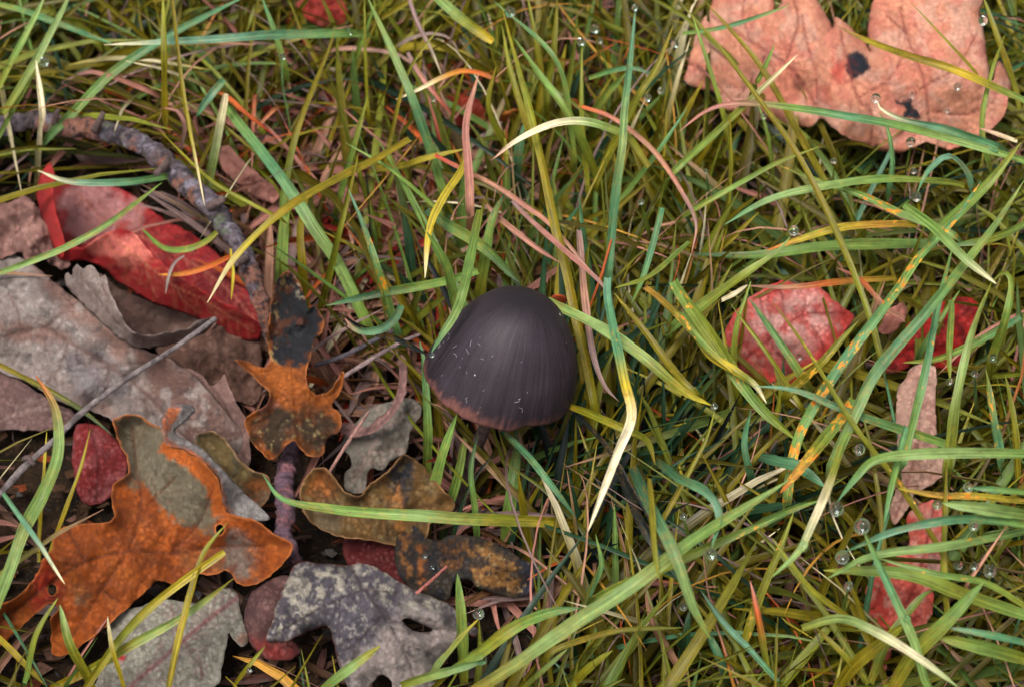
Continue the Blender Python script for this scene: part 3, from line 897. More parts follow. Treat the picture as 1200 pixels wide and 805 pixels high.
leaf('round maroon brown leaf peeking from behind the slate grey oak leaf',
     '288,716 294,696 310,683 332,674 348,686 340,722 330,745 346,752 354,764 338,773 312,772 296,757 289,738', [(292, 720, 18), (330, 680, 20), (340, 720, 18), (345, 765, 13), (305, 765, 14), (312, 725, 21)],
     C(112, 76, 74), M_RED, patches=[('292,745 320,752 350,755 350,770 320,775 298,764', C(165, 60, 54), 8, 5, 0.85)], mottles=[(C(150, 106, 98), 9, 0.14, 0.1, 0.4, None)], wrinkle=(0.6, 18), seed=15, curl=-1, curl_w=8)
leaf('orange oak leaf with blackened lobes standing beside the end of the twig',
     '331,320 341,321 351,331 357,348 361,363 370,360 380,376 377,389 367,398 367,410 363,423 359,438 362,455 375,462 389,455 402,434 402,450 396,465 390,476 398,485 398,505 382,513 380,530 368,535 356,529 343,516 325,535 315,538 305,528 292,513 287,492 295,484 313,473 316,461 305,448 290,435 276,421 290,424 308,431 316,424 313,403 315,380 318,352 322,333',
     [(335, 322, 30), (355, 345, 30), (377, 378, 33), (340, 380, 36), (318, 400, 30), (340, 440, 36), (278, 422, 38), (310, 445, 34), (402, 438, 38), (375, 465, 31), (340, 480, 35), (290, 495, 28), (320, 530, 24), (395, 495, 27), (368, 530, 25), (345, 510, 30)],
     C(170, 90, 26), M_OAK,
     patches=[('322,328 342,318 360,350 382,375 368,402 362,425 350,430 330,428 319,420 316,380', C(30, 34, 40), 3, 5, 0.99), ('296,500 310,485 330,478 345,490 375,488 392,500 378,515 372,530 345,512 325,528 312,520', C(38, 40, 36), 5, 10, 0.95), ('296,478 315,468 345,480 390,478 398,505 370,534 345,515 318,536 294,512', C(74, 54, 34), 6, 12, 0.8), ('300,470 318,464 326,474 308,482', C(180, 112, 90), 4, 5, 0.7)],
     mottles=[(C(178, 150, 96), 6, 0.2, 0.05, 0.85, '312,420 312,380 318,345 330,320 345,322 342,335 328,350 322,400 330,425'), (C(198, 188, 160), 6, 0.24, 0.04, 0.8, '330,318 352,330 360,360 350,345 340,330'), (C(120, 60, 20), 13, 0.15, 0.1, 0.5, None), (C(170, 150, 100), 6, 0.26, 0.05, 0.7, '290,485 395,485 390,530 300,530')],
     veins=[('340,325 341,380 343,430 346,470 350,520', 1.6), ('343,430 305,436 280,423', 1.3), ('343,440 375,455 400,440', 1.3), ('346,475 315,490 295,500', 1.3), ('346,475 378,490 392,495', 1.3), ('341,385 365,378', 1.2)],
     vein_col=None, rim=(C(196, 116, 62), 1.6), rim_first=True, wrinkle=(0.9, 20), vein_h=-0.5, bulge=0.5, curl=2.2, curl_w=6, spacing=2.0, holes=['350,372 354,373 354,381 350,380'], seed=16)
leaf('small furry grey leaf below the mushroom cap on its shaded side',
     '404,512 413,500 426,485 441,475 462,469 479,466 493,477 492,490 481,505 475,530 455,541 449,552 433,549 426,576 406,574 405,556 413,540 402,524', [(405, 515, 16), (440, 478, 22), (490, 480, 22), (478, 525, 17), (415, 570, 12), (440, 520, 22), (430, 545, 17)],
     C(142, 134, 122), M_DRY, mottles=[(C(104, 98, 92), 9, 0.12, 0.12, 0.6, None), (C(176, 150, 138), 12, 0.18, 0.1, 0.5, None)], veins=[('412,568 432,530 455,500 488,476', 1.4), ('432,530 470,525', 1.1)], vein_col=C(170, 140, 130), wrinkle=(1.0, 14), seed=17)
leaf('mauve grey strip of leaf curling across the small furry grey leaf',
     '394,498 410,496 428,500 446,488 462,470 468,448 468,420 474,418 477,446 473,468 458,490 436,508 415,512 400,508', [(397, 502, 20), (430, 503, 25), (465, 470, 29), (472, 420, 31), (445, 495, 29)],
     C(164, 122, 116), M_DRY, veins=[('398,503 432,504 462,478 472,425', 1.4)], vein_col=C(120, 84, 80), wrinkle=(0.6, 12), seed=18, name='leaf_strip')
leaf('olive brown oak leaf with black blotches crossed by the long level grass blade',
     '351,582 353,566 360,556 369,548 381,549 391,558 398,568 407,578 423,580 430,569 440,563 455,550 472,533 485,537 500,550 516,570 532,588 526,602 505,612 500,628 478,640 455,638 432,632 405,630 378,621 360,606',
     [(353, 580, 18), (375, 550, 24), (400, 572, 20), (425, 582, 17), (470, 536, 24), (528, 590, 16), (500, 620, 14), (430, 630, 14), (370, 615, 14), (390, 600, 21), (470, 590, 22)],
     C(124, 90, 44), M_OAK,
     patches=[('452,552 474,532 486,540 482,575 474,600 462,590 455,570', C(40, 42, 52), 4, 6, 0.95), ('455,585 466,570 475,600 470,625 458,615', C(196, 128, 62), 4, 6, 0.85), ('360,556 385,552 396,575 380,590 360,580', C(166, 92, 34), 8, 8, 0.8), ('365,590 400,588 400,622 372,618', C(136, 122, 96), 8, 8, 0.7)],
     mottles=[(C(84, 66, 38), 12, 0.12, 0.12, 0.6, None), (C(150, 126, 84), 10, 0.22, 0.08, 0.6, None)], veins=[('355,592 400,598 450,598 520,590', 1.8), ('400,598 385,570', 1.3), ('450,598 470,560', 1.3), ('450,598 455,630', 1.3)], vein_col=C(80, 52, 26), rim=(C(176, 128, 84), 1.6), wrinkle=(1.0, 18), seed=19, curl=2.4, curl_w=7)
leaf('black oak leaf with branching rusty tan flecks ending in a navy tip',
     '463,640 470,618 484,614 500,628 512,634 526,628 546,627 566,631 592,641 611,656 624,659 631,673 625,689 611,699 592,698 564,690 546,677 531,683 524,702 502,696 482,690 466,668',
     [(466, 625, 14), (500, 635, 19), (560, 635, 22), (625, 665, 20), (610, 697, 16), (550, 680, 19), (500, 692, 15), (580, 665, 25), (490, 660, 20)],
     C(62, 52, 40), M_OAK,
     patches=[('548,634 575,640 608,660 612,690 585,694 556,684 545,660', C(176, 122, 62), 5, 8, 0.75), ('604,655 635,655 635,695 606,698 612,676', C(44, 46, 62), 4, 3, 0.95), ('468,622 480,622 480,690 470,670', C(168, 108, 52), 4, 6, 0.7), ('488,640 498,640 502,690 492,690', C(180, 106, 46), 3, 5, 0.75), ('512,636 540,632 545,660 520,670', C(126, 78, 34), 6, 6, 0.8)],
     mottles=[(C(38, 38, 44), 6, 0.02, 0.05, 0.85, None), (C(196, 164, 112), 5, 0.2, 0.05, 0.7, '560,640 625,655 615,700 560,690')], veins=[('482,652 540,650 590,668 625,676', 1.4)], vein_col=C(52, 40, 32), wrinkle=(0.8, 16), seed=20, spacing=2.2)
leaf('deep red leaf in the shadow between the olive leaf and the slate leaf',
     '404,628 440,632 470,645 478,668 470,690 440,682 410,668', [(405, 635, 9), (470, 650, 10), (440, 680, 7), (440, 650, 11)], C(110, 34, 34), M_RED, wrinkle=(0.8, 14), seed=21)
# --- leaves among the tall grass
o = leaf('large salmon pink oak leaf with two black tar spots in the top corner',
     '803,95 808,70 820,30 832,12 838,-10 850,-40 895,-45 905,-8 908,12 914,6 928,-30 950,-12 968,18 976,33 979,20 998,33 1014,50 1020,62 1016,38 1018,20 1024,-4 1040,-45 1150,-45 1158,-10 1148,16 1155,48 1157,72 1163,96 1170,72 1183,96 1180,124 1170,145 1149,159 1116,176 1086,168 1056,179 1022,175 1001,167 981,154 962,139 948,149 912,145 878,138 850,128 840,110 818,104',
     [(805, 90, 34), (850, 0, 46), (960, 15, 54), (1020, 55, 50), (1060, -5, 58), (1150, 30, 56), (1180, 110, 48), (1110, 172, 36), (1020, 172, 37), (900, 142, 33), (845, 120, 32), (900, 70, 47), (980, 90, 48), (1000, 120, 49), (1060, 90, 50), (1120, 100, 52), (940, 110, 40)],
     C(232, 156, 124, 0.64), M_PINK,
     patches=[('975,68 990,66 994,96 982,100 974,88', C(206, 70, 60), 6, 5, 0.8), ('955,105 972,104 972,124 957,126', C(206, 74, 64), 6, 4, 0.8), ('868,122 892,118 898,138 872,138', C(206, 66, 48), 6, 4, 0.75), ('926,86 940,92 942,106 930,104', C(120, 66, 62), 5, 4, 0.7),
              ('993,65 1004,59 1015,65 1020,80 1009,90 999,94 991,86', C(30, 34, 44), 1.5, 1.5, 1.0), ('1048,119 1068,117 1071,127 1082,138 1056,141 1061,129', C(32, 36, 44), 1.5, 3, 1.0), ('1145,50 1156,55 1156,75 1148,72', C(196, 70, 60), 4, 3, 0.7), ('803,60 840,90 850,130 810,104', C(206, 126, 108), 14, 6, 0.5), ('1030,100 1070,90 1090,150 1040,170', C(222, 122, 98, 0.7), 18, 14, 0.5), ('880,20 930,60 940,130 900,140', C(224, 124, 100, 0.7), 16, 16, 0.5)],
     mottles=[(C(236, 182, 158, 0.62), 22, 0.08, 0.15, 0.7, None), (C(216, 124, 106, 0.7), 16, 0.14, 0.12, 0.6, None), (C(184, 110, 96), 6, 0.27, 0.06, 0.4, None)],
     veins=[('835,20 880,50 920,75 945,105 962,140', 1.8), ('920,75 935,30 930,0', 1.4), ('940,20 948,60 956,85 958,125', 1.4), ('985,36 990,60 1005,115 1022,135 1020,172', 1.6), ('1055,10 1062,40 1078,80 1085,110 1090,150', 1.9), ('1085,100 1120,80 1145,40', 1.4), ('1062,40 1040,20', 1.2), ('1088,130 1130,135 1165,120', 1.3), ('1005,115 1040,95 1062,60', 1.3), ('880,50 870,20 872,0', 1.2), ('1085,100 1060,120', 1.0), ('900,62 880,95 860,120', 1.2)],
     vein_col=C(150, 66, 58), wrinkle=(0.9, 40), vein_h=-0.45, bulge=0.5, curl=-2.0, curl_w=10, seed=22)
leaf('blood red leaf with a pale pink middle half buried in grass',
     '849,396 858,372 879,348 901,336 920,329 942,336 962,338 982,356 1000,371 990,391 979,411 968,423 945,436 935,452 912,456 884,449 864,436 853,416', [(852, 398, 28), (920, 332, 34), (998, 372, 32), (930, 452, 22), (870, 440, 22), (920, 390, 40), (960, 400, 34)],
     C(212, 66, 58, 0.75), M_RED, patches=[('868,370 905,342 950,345 975,370 950,400 920,420 880,410', C(230, 172, 162, 0.75), 22, 16, 0.95), ('985,360 1000,371 985,400 968,420 965,395', C(206, 62, 52), 8, 5, 0.7)],
     mottles=[(C(214, 70, 60, 0.75), 11, 0.10, 0.1, 0.7, None), (C(226, 170, 156), 9, 0.22, 0.08, 0.5, None)], veins=[('862,430 900,400 940,370 990,368', 1.6), ('900,400 895,370 890,345', 1.2), ('920,386 918,355 915,334', 1.2), ('940,370 945,350', 1.1), ('900,400 920,425 925,450', 1.2), ('940,370 960,395 968,418', 1.2), ('880,415 870,395 862,380', 1.1)],
     vein_col=C(150, 34, 36), wrinkle=(0.8, 22), vein_h=-0.5, bulge=0.6, seed=23)
leaf('crimson leaf deep in the grass right of the blood red leaf',
     '1034,432 1046,405 1060,386 1085,363 1122,348 1147,358 1142,394 1130,436 1102,432 1076,426 1052,436', [(1035, 430, 20), (1120, 350, 26), (1145, 360, 24), (1130, 430, 18), (1085, 395, 30)],
     C(206, 40, 34, 0.75), M_RED, mottles=[(C(110, 16, 18), 13, 0.1, 0.1, 0.7, None), (C(205, 62, 52), 9, 0.2, 0.08, 0.5, None)], veins=[('1040,430 1085,395 1140,362', 1.5)], vein_col=C(120, 20, 20), wrinkle=(1.2, 16), seed=24)
leaf('small pink leaf scrap between the two red leaves in the grass', '1030,388 1040,366 1058,354 1062,370 1046,390', [(1030, 388, 28), (1058, 356, 34), (1046, 390, 28), (1045, 372, 33)], C(206, 132, 116), M_PINK, wrinkle=(0.6, 10), seed=25, name='leaf_scrap', veins=[('1036,388 1056,360', 1.2)], vein_col=C(150, 80, 70))
leaf('pale flesh pink leaf standing narrow among blades at the right',
     '1051,462 1060,444 1069,431 1088,427 1098,434 1096,475 1099,520 1112,540 1102,560 1076,576 1061,600 1048,614 1043,592 1055,560 1051,505', [(1055, 465, 34), (1090, 430, 40), (1097, 520, 36), (1108, 542, 34), (1048, 610, 24), (1070, 500, 42), (1070, 560, 32)],
     C(226, 178, 158, 0.72), M_PINK, mottles=[(C(190, 128, 112), 14, 0.12, 0.12, 0.6, None)], veins=[('1085,430 1078,480 1074,530 1050,605', 1.5), ('1078,480 1092,470', 1), ('1076,515 1060,500', 1)], vein_col=C(176, 112, 100), wrinkle=(0.5, 24), seed=26)
leaf('crumpled coral red leaf below the flesh pink one at the right',
     '1062,606 1077,591 1098,586 1107,603 1104,640 1111,660 1096,690 1093,718 1076,740 1052,745 1036,786 1019,782 1022,745 1014,700 1025,672 1045,656 1066,637', [(1065, 605, 30), (1100, 590, 34), (1108, 655, 30), (1090, 715, 26), (1025, 780, 18), (1018, 700, 24), (1085, 625, 37), (1060, 690, 33), (1040, 740, 25)],
     C(230, 110, 92, 0.75), M_PINK, patches=[('1070,596 1100,590 1104,612 1080,618', C(232, 150, 134), 8, 8, 0.7), ('1088,660 1108,655 1096,690 1086,690', C(236, 178, 160), 6, 6, 0.7), ('1068,640 1104,640 1104,672 1080,675', C(226, 176, 160), 6, 6, 0.85), ('1014,690 1040,680 1045,740 1020,760', C(206, 60, 52, 0.7), 8, 8, 0.8), ('1050,690 1085,700 1080,730 1060,728', C(224, 128, 116), 8, 6, 0.6)],
     mottles=[(C(206, 66, 56, 0.7), 12, 0.12, 0.1, 0.6, None), (C(238, 180, 160, 0.72), 10, 0.2, 0.1, 0.6, None)], veins=[('1095,590 1085,640 1070,690 1035,770', 1.6), ('1085,640 1103,650', 1.1), ('1070,690 1040,690', 1.1)], vein_col=C(150, 40, 40), wrinkle=(1.0, 18), seed=27)
leaf('small scarlet leaf tip showing at the top edge of the grass', '348,2 385,-4 406,8 402,30 376,32 358,20', [(350, 5, 26), (405, 10, 26), (376, 30, 22), (378, 12, 28)], C(196, 66, 54), M_RED, wrinkle=(0.8, 12), seed=28, mottles=[(C(216, 130, 110), 9, 0.14, 0.1, 0.5, None)])
leaf('rusty red leaf hidden low behind the pink upright blade', '524,112 545,112 562,120 577,138 572,154 546,152 526,138', [(525, 115, 14), (575, 140, 14), (545, 150, 12), (550, 130, 17)], C(168, 56, 26), M_RED, wrinkle=(0.8, 12), seed=29)
leaf('small rust brown leaf bit in the grass right of the twig', '428,128 448,122 464,130 458,142 436,144', [(430, 130, 12), (462, 132, 12), (440, 142, 11), (446, 132, 15)], C(160, 58, 30), M_RED, wrinkle=(0.6, 10), seed=30, name='leaf_scrap')
leaf('dusty pink torn strip of leaf behind the broad slanting blade', '256,176 268,171 280,184 296,200 312,212 327,222 322,237 302,233 284,220 268,206 258,194', [(260, 180, 20), (325, 228, 20), (290, 205, 26), (270, 205, 20)], C(196, 134, 120), M_PINK, veins=[('262,180 292,208 322,230', 1.4)], vein_col=C(150, 88, 78), wrinkle=(0.8, 12), seed=31, name='leaf_strip')
leaf('little orange leaf scrap among upright blades above the mushroom', '583,142 588,134 604,129 613,130 610,139 595,143', [(584, 140, 24), (612, 132, 26), (598, 142, 24), (598, 135, 28)], C(216, 128, 52), M_RED, wrinkle=(0.5, 8), seed=32, name='leaf_scrap')
leaf('fiery orange leaf scrap where the thin red strand begins', '656,122 662,116 676,117 680,124 668,129', [(657, 122, 34), (679, 122, 34), (668, 128, 33), (668, 120, 36)], C(222, 112, 44), M_RED, wrinkle=(0.5, 8), seed=33, name='leaf_scrap')
leaf('tiny bright orange leaf scrap touching the cap on its upper side', '644,349 652,345 662,347 665,353 655,357 646,355', [(644, 350, 46), (664, 351, 46), (655, 356, 45), (654, 350, 48)], C(226, 98, 52), M_RED, wrinkle=(0.3, 6), seed=34, name='leaf_scrap', spacing=2.2, edge=0.6)

# ================================================================== twigs and stalks
t1 = tube('twig', [(-8, 152, 28), (20, 144, 30), (44, 140, 31), (72, 148, 32), (110, 151, 33), (144, 161, 34), (174, 175, 35), (194, 191, 36), (218, 215, 37), (246, 240, 38), (268, 268, 37), (286, 300, 35), (299, 338, 33), (309, 366, 30), (313, 388, 26)],
          [12, 12, 12.5, 12, 13.5, 12, 14, 12.5, 13.5, 12, 12.5, 11, 11.5, 9, 6], M_BARK, C(112, 100, 108), lump=(0.24, 12), sides=30,
          blotches=[(C(158, 150, 164), 8, 0.14, 0.08, 0.8), (C(98, 74, 66), 20, 0.05, 0.1, 0.6), (C(160, 104, 80), 30, 0.16, 0.05, 0.8), (C(56, 48, 54), 6, 0.14, 0.07, 0.8), (C(120, 134, 104), 14, 0.26, 0.06, 0.6)], seed=40)
for q, r_, sd_ in (([(112, 152, 36), (118, 140, 42), (121, 132, 44)], [6, 4.5, 3.2], 51), ([(196, 192, 38), (188, 200, 43), (182, 204, 44)], [5.5, 4.2, 3.0], 52), ([(248, 243, 40), (258, 236, 45), (263, 232, 46)], [6.5, 5, 3.6], 53), ([(288, 303, 37), (280, 308, 41), (276, 310, 42)], [5, 4, 3], 54), ([(64, 146, 34), (66, 134, 38), (70, 127, 39)], [4.5, 3.4, 2.4], 55)):
    tube('side_stub', q, r_, M_BARK, C(126, 104, 100), parent=t1, lump=(0.3, 6), seed=sd_)
tag(t1, 'knobbly grey mauve twig crusted with lichen arching over the red leaf', 'twig')
t2 = tube('dry_stalk', [(-6, 586, 30), (20, 556, 31), (36, 540, 32), (66, 513, 34), (100, 480, 36), (150, 443, 37), (203, 409, 36), (252, 374, 32)], [3.4, 4.4, 3.2, 3.8, 3.2, 3.3, 3.0, 3.6], M_STALK, C(150, 136, 134), lump=(0.06, 14), blotches=[(C(82, 72, 76), 20, 0.12, 0.1, 0.7), (C(178, 164, 160), 9, 0.18, 0.08, 0.6)], seed=41)
tag(t2, 'thin straight grey dry stalk lying across the big grey leaf', 'stalk')
tube('node', [(28, 538, 35), (33, 536, 37), (38, 542, 37), (42, 545, 35)], [2.5, 3.2, 3.0, 2.0], M_STALK, C(120, 100, 98), parent=t2, lump=(0.2, 5), seed=42)
t3 = tube('twig', [(352, 505, 14), (344, 526, 16), (337, 546, 18), (333, 570, 19), (336, 598, 20), (331, 624, 20), (342, 648, 18), (352, 668, 12)], [9, 10.5, 10, 10.5, 11, 10, 9, 7], M_BARK, C(120, 92, 106), lump=(0.24, 8), sides=18, blotches=[(C(176, 116, 120), 7, 0.16, 0.06, 0.8), (C(64, 46, 56), 8, 0.14, 0.1, 0.7)], seed=43)
tag(t3, 'short purple twig with pink warts below the blackened oak leaf', 'twig')
t4 = tube('leaf_stalk', [(488, 695, 27), (504, 681, 29), (524, 663, 30)], [1.8, 1.8, 1.5], M_STALK, C(204, 122, 112), lump=(0.05, 8), seed=44)
tag(t4, 'short pink leaf stalk sticking up between the slate and black oak leaves', 'stalk')
t5 = tube('leaf_stalk', [(384, 556, 24), (404, 524, 28), (432, 482, 31)], [1.8, 2.2, 1.8], M_STALK, C(182, 136, 124), lump=(0.05, 8), seed=45)
tag(t5, 'slender pinkish leaf stalk crossing the small furry grey leaf', 'stalk')
t6 = tube('dry_stalk', [(370, 428, 22), (400, 418, 26), (440, 398, 28), (468, 384, 27)], [2.6, 3, 2.8, 2], M_STALK, C(112, 104, 112), lump=(0.08, 8), seed=46)
tag(t6, 'dark grey dry stem left of the mushroom, behind the paler one', 'stalk')
t7 = tube('dry_stalk', [(396, 446, 28), (430, 424, 31), (468, 402, 32), (492, 392, 30)], [2.4, 2.8, 2.6, 2], M_STALK, C(172, 146, 144), lump=(0.08, 8), seed=47)
tag(t7, 'pale mauve dry stem left of the mushroom, nearer the orange lobe', 'stalk')

# ================================================================== single grass blades
# top left
H('broad pale green blade slanting out of the top left corner, lower one', '4,134 40,75 76,6 84,-12', 10, 'og pg pg', (40, 58))
H('pale green blade hugging the very top left corner', '-6,112 12,75 30,42 54,-6', 9, 'og gr pg', (40, 56))
H('long level teal blade with a white tip near the top left', '425,40 335,41 285,44 228,48 174,51 122,53', 12, 'og gr tl bt bt cr', (50, 62, 58), roll=(0.5, -0.2))
H('broad green blade rising diagonally behind the level teal blade', '58,160 84,134 134,84 208,37 292,-6', 12, 'tl gr tl tl', (32, 45, 50))
H('green blade running from the left edge toward the white tip', '-8,4 30,14 60,25 132,52', 9, 'gr tl tl', (36, 46))
H('upright olive blade standing left of the level blade crossing', '195,150 194,100 193,60 191,-8', 10, 'ol ol og', (36, 62, 70))
H('hair thin olive blade drooping down onto the twig', '201,-6 212,90 222,150 240,242', 5, 'ol ol yl cr', (72, 62, 46), tail=False)
H('thin olive blade running off the twig toward lower right', '330,258 268,225 235,201 186,152', 5, 'ol og ol', (40, 48, 46))
H('cream yellow dead blade stub standing behind the twig', '46,182 49,150 50,131 42,70', 10, 'ol cr cr', (20, 46, 52))
H('cut cream green blade stub with a blunt top above the twig', '245,214 255,160 264,110', 11, 'og pg cr', (24, 52), blunt=True)
H('wide green blade slanting down from the blunt stub to the dark thatch', '432,384 398,312 369,268 332,211 266,126', 15, 'og gr pg tl gr', (20, 44, 44), blunt=True, roll=(0.1, 0.3))
H('bowed green blade curving up beside the wide slanting blade', '330,318 331,270 333,225 349,151 382,67 392,36', 9, 'og gr ol ol', (24, 50, 58))
H('arched olive blade with a pale tip hanging beside the twig', '480,164 440,188 400,208 335,246 278,300 243,355', 11, 'ol ol ol yl cr', (50, 56, 48), tail=False)
H('teal blade pointing left over the top of the red leaf', '212,204 150,213 84,213 44,200', 9, 'gr tl bt cr', (36, 44, 42), tail=False)
H('slim green blade crossing the red leaf from the left edge', '-6,322 35,307 77,290 127,262 190,214', 8, 'gr pg gr', (40, 44, 42), tail=False)
H('curled dusty pink strand near the cream stub', '184,112 158,100 124,88 100,85 72,97', 7, 'or_ pk pk mv', (32, 42, 34))
H('curled mauve strand hooked above the twig bend', '214,172 217,148 208,130 191,127', 8, 'mv mv pk', (30, 44, 46))
H('short teal blade folded over beside the blunt stub', '262,94 246,113 230,137', 10, 'tl bt tl', (52, 44), tail=False)
H('fine teal stem with a dew drop at its top left of centre', '341,150 332,100 331,70', 4, 'gr tl', (30, 54))
H('green blade leaning at the top edge above the fine teal stem', '336,90 326,50 306,-6', 9, 'og gr tl', (36, 58))
H('broad green blade with a pale fleck standing behind the blackened lobe', '330,352 331,310 334,262 341,225', 17, 'og pg gr og', (10, 34, 36), roll=(0, 0.2))
H('olive blade just right of the blackened leaf lobe', '358,372 354,310 352,265 362,226', 12, 'og ol ol', (12, 36, 38))
H('narrow olive blade leaning right behind the wide slanting blade', '372,372 386,320 398,268 420,180', 8, 'ol og ol', (14, 44, 56))
H('yellow curved tip touching the red leaf below the twig', '270,292 273,320 271,352', 4, 'yl yl', (40, 36), tail=False)
H('small orange withered blade lying on the red leaf', '270,300 245,312 215,321 186,322', 7, 'or_ or_ og2', (36, 38, 32), tail=False)
H('grey curled strand lying over the red leaf fold', '216,300 204,310 198,326 194,345', 5, 'mv gy', (34, 32), tail=False)
H('green hooked blade lying in the hollow of the red leaf', '256,270 240,284 215,293 190,290 166,268', 8, 'og gr gr', (36, 34, 26), tail=False)
H('orange strand pointing right from the blunt stub', '262,112 290,135 322,160', 7, 'or_ or_ rd', (46, 38))
H('orange red strand crossing upright near the pink leaf strip', '298,116 296,150 295,200', 5, 'or_ pk', (36, 28))
H('orange strand slanting across the pink leaf strip', '322,128 300,150 284,172', 5, 'or_ dry', (34, 28))
H('yellow green blade lying level above the teal tip', '66,86 110,72 160,70 245,82', 7, 'og yl cr yl', (28, 36, 32))
# top middle
H('long green blade slanting from the top edge toward the yellow blade', '522,232 517,215 504,174 484,117 464,70 430,-4', 12, 'og gr tl pg gr', (30, 56, 66))
H('thin olive stem leaning right in the upper middle', '449,206 460,151 479,84 518,28', 5, 'ol ol og', (34, 66))
H('slim upright olive stem near the top left of centre', '432,140 430,110 428,60 427,-6', 5, 'ol og', (34, 64))
H('pale mauve straw slanting down from the top edge', '478,-4 490,30 504,57 517,88', 6, 'mv mv cr', (66, 52), tail=False)
H('second pale straw continuing toward the rusty leaf', '478,62 490,84 508,108 530,135', 6, 'mv pk rd', (46, 40), tail=False)
H('upright dusty pink withered blade above the mushroom', '551,250 550,215 548,188 546,144 561,86', 11, 'dry dry pk pk dry', (50, 64, 68), roll=(0.1, -0.2))
H('orange cream arched strand ending left of the pink blade', '585,96 564,87 541,84 517,92 494,104 464,117', 7, 'br or_ og2 cr cr', (54, 58, 50), tail=False)
H('curved olive blade tip right of the pink upright blade', '594,172 578,141 573,117 582,76', 9, 'ol og ol', (34, 58))
H('arched blade fading from green to a cream curled tip above the cap', '760,196 742,168 722,154 685,143 648,146 608,164 576,188', 10, 'ol og pg cr cr pk', (58, 70, 64), roll=(0.2, -0.2), tail=False)
H('broad green blade with a yellow cut tip at the top edge', '505,-10 520,4 547,27 578,49', 13, 'gr pg og ye', (56, 58), blunt=True, tail=False)
H('slender green blade bending down from the top centre', '672,196 668,150 650,70 579,2', 8, 'og gr tl', (36, 62, 66))
H('strong green blade leaning left through the upper centre', '704,222 695,198 665,134 631,87 602,45', 12, 'ol og gr gr', (30, 58, 64))
H('long olive blade passing down right beside the mushroom cap', '698,480 688,428 675,371 665,320 651,265 635,188 621,127 608,80 588,8', 11, 'og ol ol ol og ol', (34, 58, 70))
H('olive blade standing at the top edge right of centre', '640,130 641,100 648,67 653,-6', 9, 'ol og ol', (44, 70))
H('olive blade behind, left of the top edge one', '628,140 634,100 628,50 618,-4', 9, 'ol ol og', (36, 62))
H('tall teal blade rising to a dew drop at the top edge', '712,332 717,268 722,218 729,171 732,127 739,67 745,8', 11, 'gr tl tl pg tl bt', (38, 66, 76))
H('olive blade leaning right to a beaded tip upper right of centre', '696,222 702,205 722,164 749,111 769,80 790,28', 10, 'ol og ol', (34, 60, 70))
H('narrow olive upright stem under the cream arch', '690,230 688,208 682,134 682,52', 7, 'ol og og', (32, 62))
H('thin red to mauve strand arching down the upper right of centre', '678,124 715,137 749,161 775,188 799,225 816,262 810,300', 6, 'or_ pk dry pk mv pk', (52, 62, 50), tail=False)
H('pinkish straw sloping down to the right above the cap', '510,182 527,191 581,218 615,241 648,266 702,330', 6, 'rd dry pk dry mv', (50, 54, 52), tail=False)
H('yellow patched blade bent down with a white tip left of the cap', '548,170 541,200 520,232 504,268 498,326', 10, 'ol yl yl ye cr', (56, 56, 48), tail=False, rust=0.3)
H('yellow olive blade lying level left of the pink upright blade', '440,200 470,196 500,186 545,175', 10, 'ol ol yl', (34, 44, 46), rust=0.4)
H('green blade leaning right between twig and long slanting blade', '396,240 402,215 415,170 431,112', 8, 'og gr og', (26, 54))
H('thin green stem reaching left across the yellow patched blade', '520,252 504,238 457,198 404,167', 5, 'og gr gr', (36, 50))
H('short red strand tip near the rusty leaf', '518,182 512,150 500,108', 5, 'or_ rd pk', (30, 46))
H('broad dark green blade entering behind the cap top', '564,348 570,305 578,258 592,226', 15, 'pg og gr dk', (24, 46, 50))
H('wide shaded teal blade behind the curved olive tip', '610,236 606,210 609,180 616,140', 16, 'dk dk tl', (18, 34, 42))
H('green blade slanting to the upper right of the tall teal blade', '720,244 735,225 769,181 806,126', 7, 'og gr tl', (38, 62), rust=0.4)
H('short green blade behind the tall teal blade near its middle', '692,140 708,114 735,84', 12, 'og gr', (36, 52))
H('teal strand lying level beside the beaded tip', '690,92 720,82 745,80 764,88', 6, 'gr tl bt', (50, 58), tail=False)
H('green blade tip left of the red scrap top edge', '412,90 420,60 440,4', 8, 'og gr', (30, 54))
H('grey looped strand in the upper left thatch', '470,52 500,40 528,46 540,70', 5, 'gy mv', (34, 40))
H('faint level pink strand at the upper left of centre', '396,58 430,58 470,66 500,92', 6, 'dry mv', (34, 36))
H('upright yellow olive blade left of the strong green blade', '650,250 625,170 600,90 588,30', 10, 'ol ol og', (22, 48, 58))
# top right
H('very long olive stem crossing the pink oak leaf toward lower right', '1034,428 1015,360 978,268 934,181 887,114 844,57 796,2', 8, 'ol og ol ol og', (52, 74, 84))
H('second olive blade crossing the pink leaf behind the long stem', '970,222 964,208 934,154 890,77 828,4', 9, 'og ol ol', (44, 66, 72))
H('long green arch with a pink tip sweeping below the pink leaf', '1204,190 1175,181 1068,151 988,136 907,124 860,122 827,131 795,155', 10, 'gr pg gr tl gr pk pk', (60, 72, 62), roll=(0.3, 0.0))
H('teal blade with a curled white tip over the pink leaf', '1170,174 1155,168 1108,151 1061,141 1033,128 1028,118', 10, 'gr tl tl bt cr', (62, 68))
H('green blade with a cream point rising over the pink leaf', '786,206 800,191 833,161 890,107 935,64', 9, 'og gr og cr', (48, 74))
H('short green blade tip overlapping the pink leaf beside it', '884,104 896,80 908,52', 8, 'og gr', (58, 72))
H('olive blade with yellow joints lying across the pink leaf', '1204,120 1122,84 1068,67 1021,50 978,30', 10, 'gr og ye ol ol yl pk', (66, 72, 64), roll=(0.1, 0.3), tail=False)
H('wiry olive stem over the right half of the pink leaf', '1146,90 1142,84 1108,47 1066,2', 4, 'ol og', (62, 74))
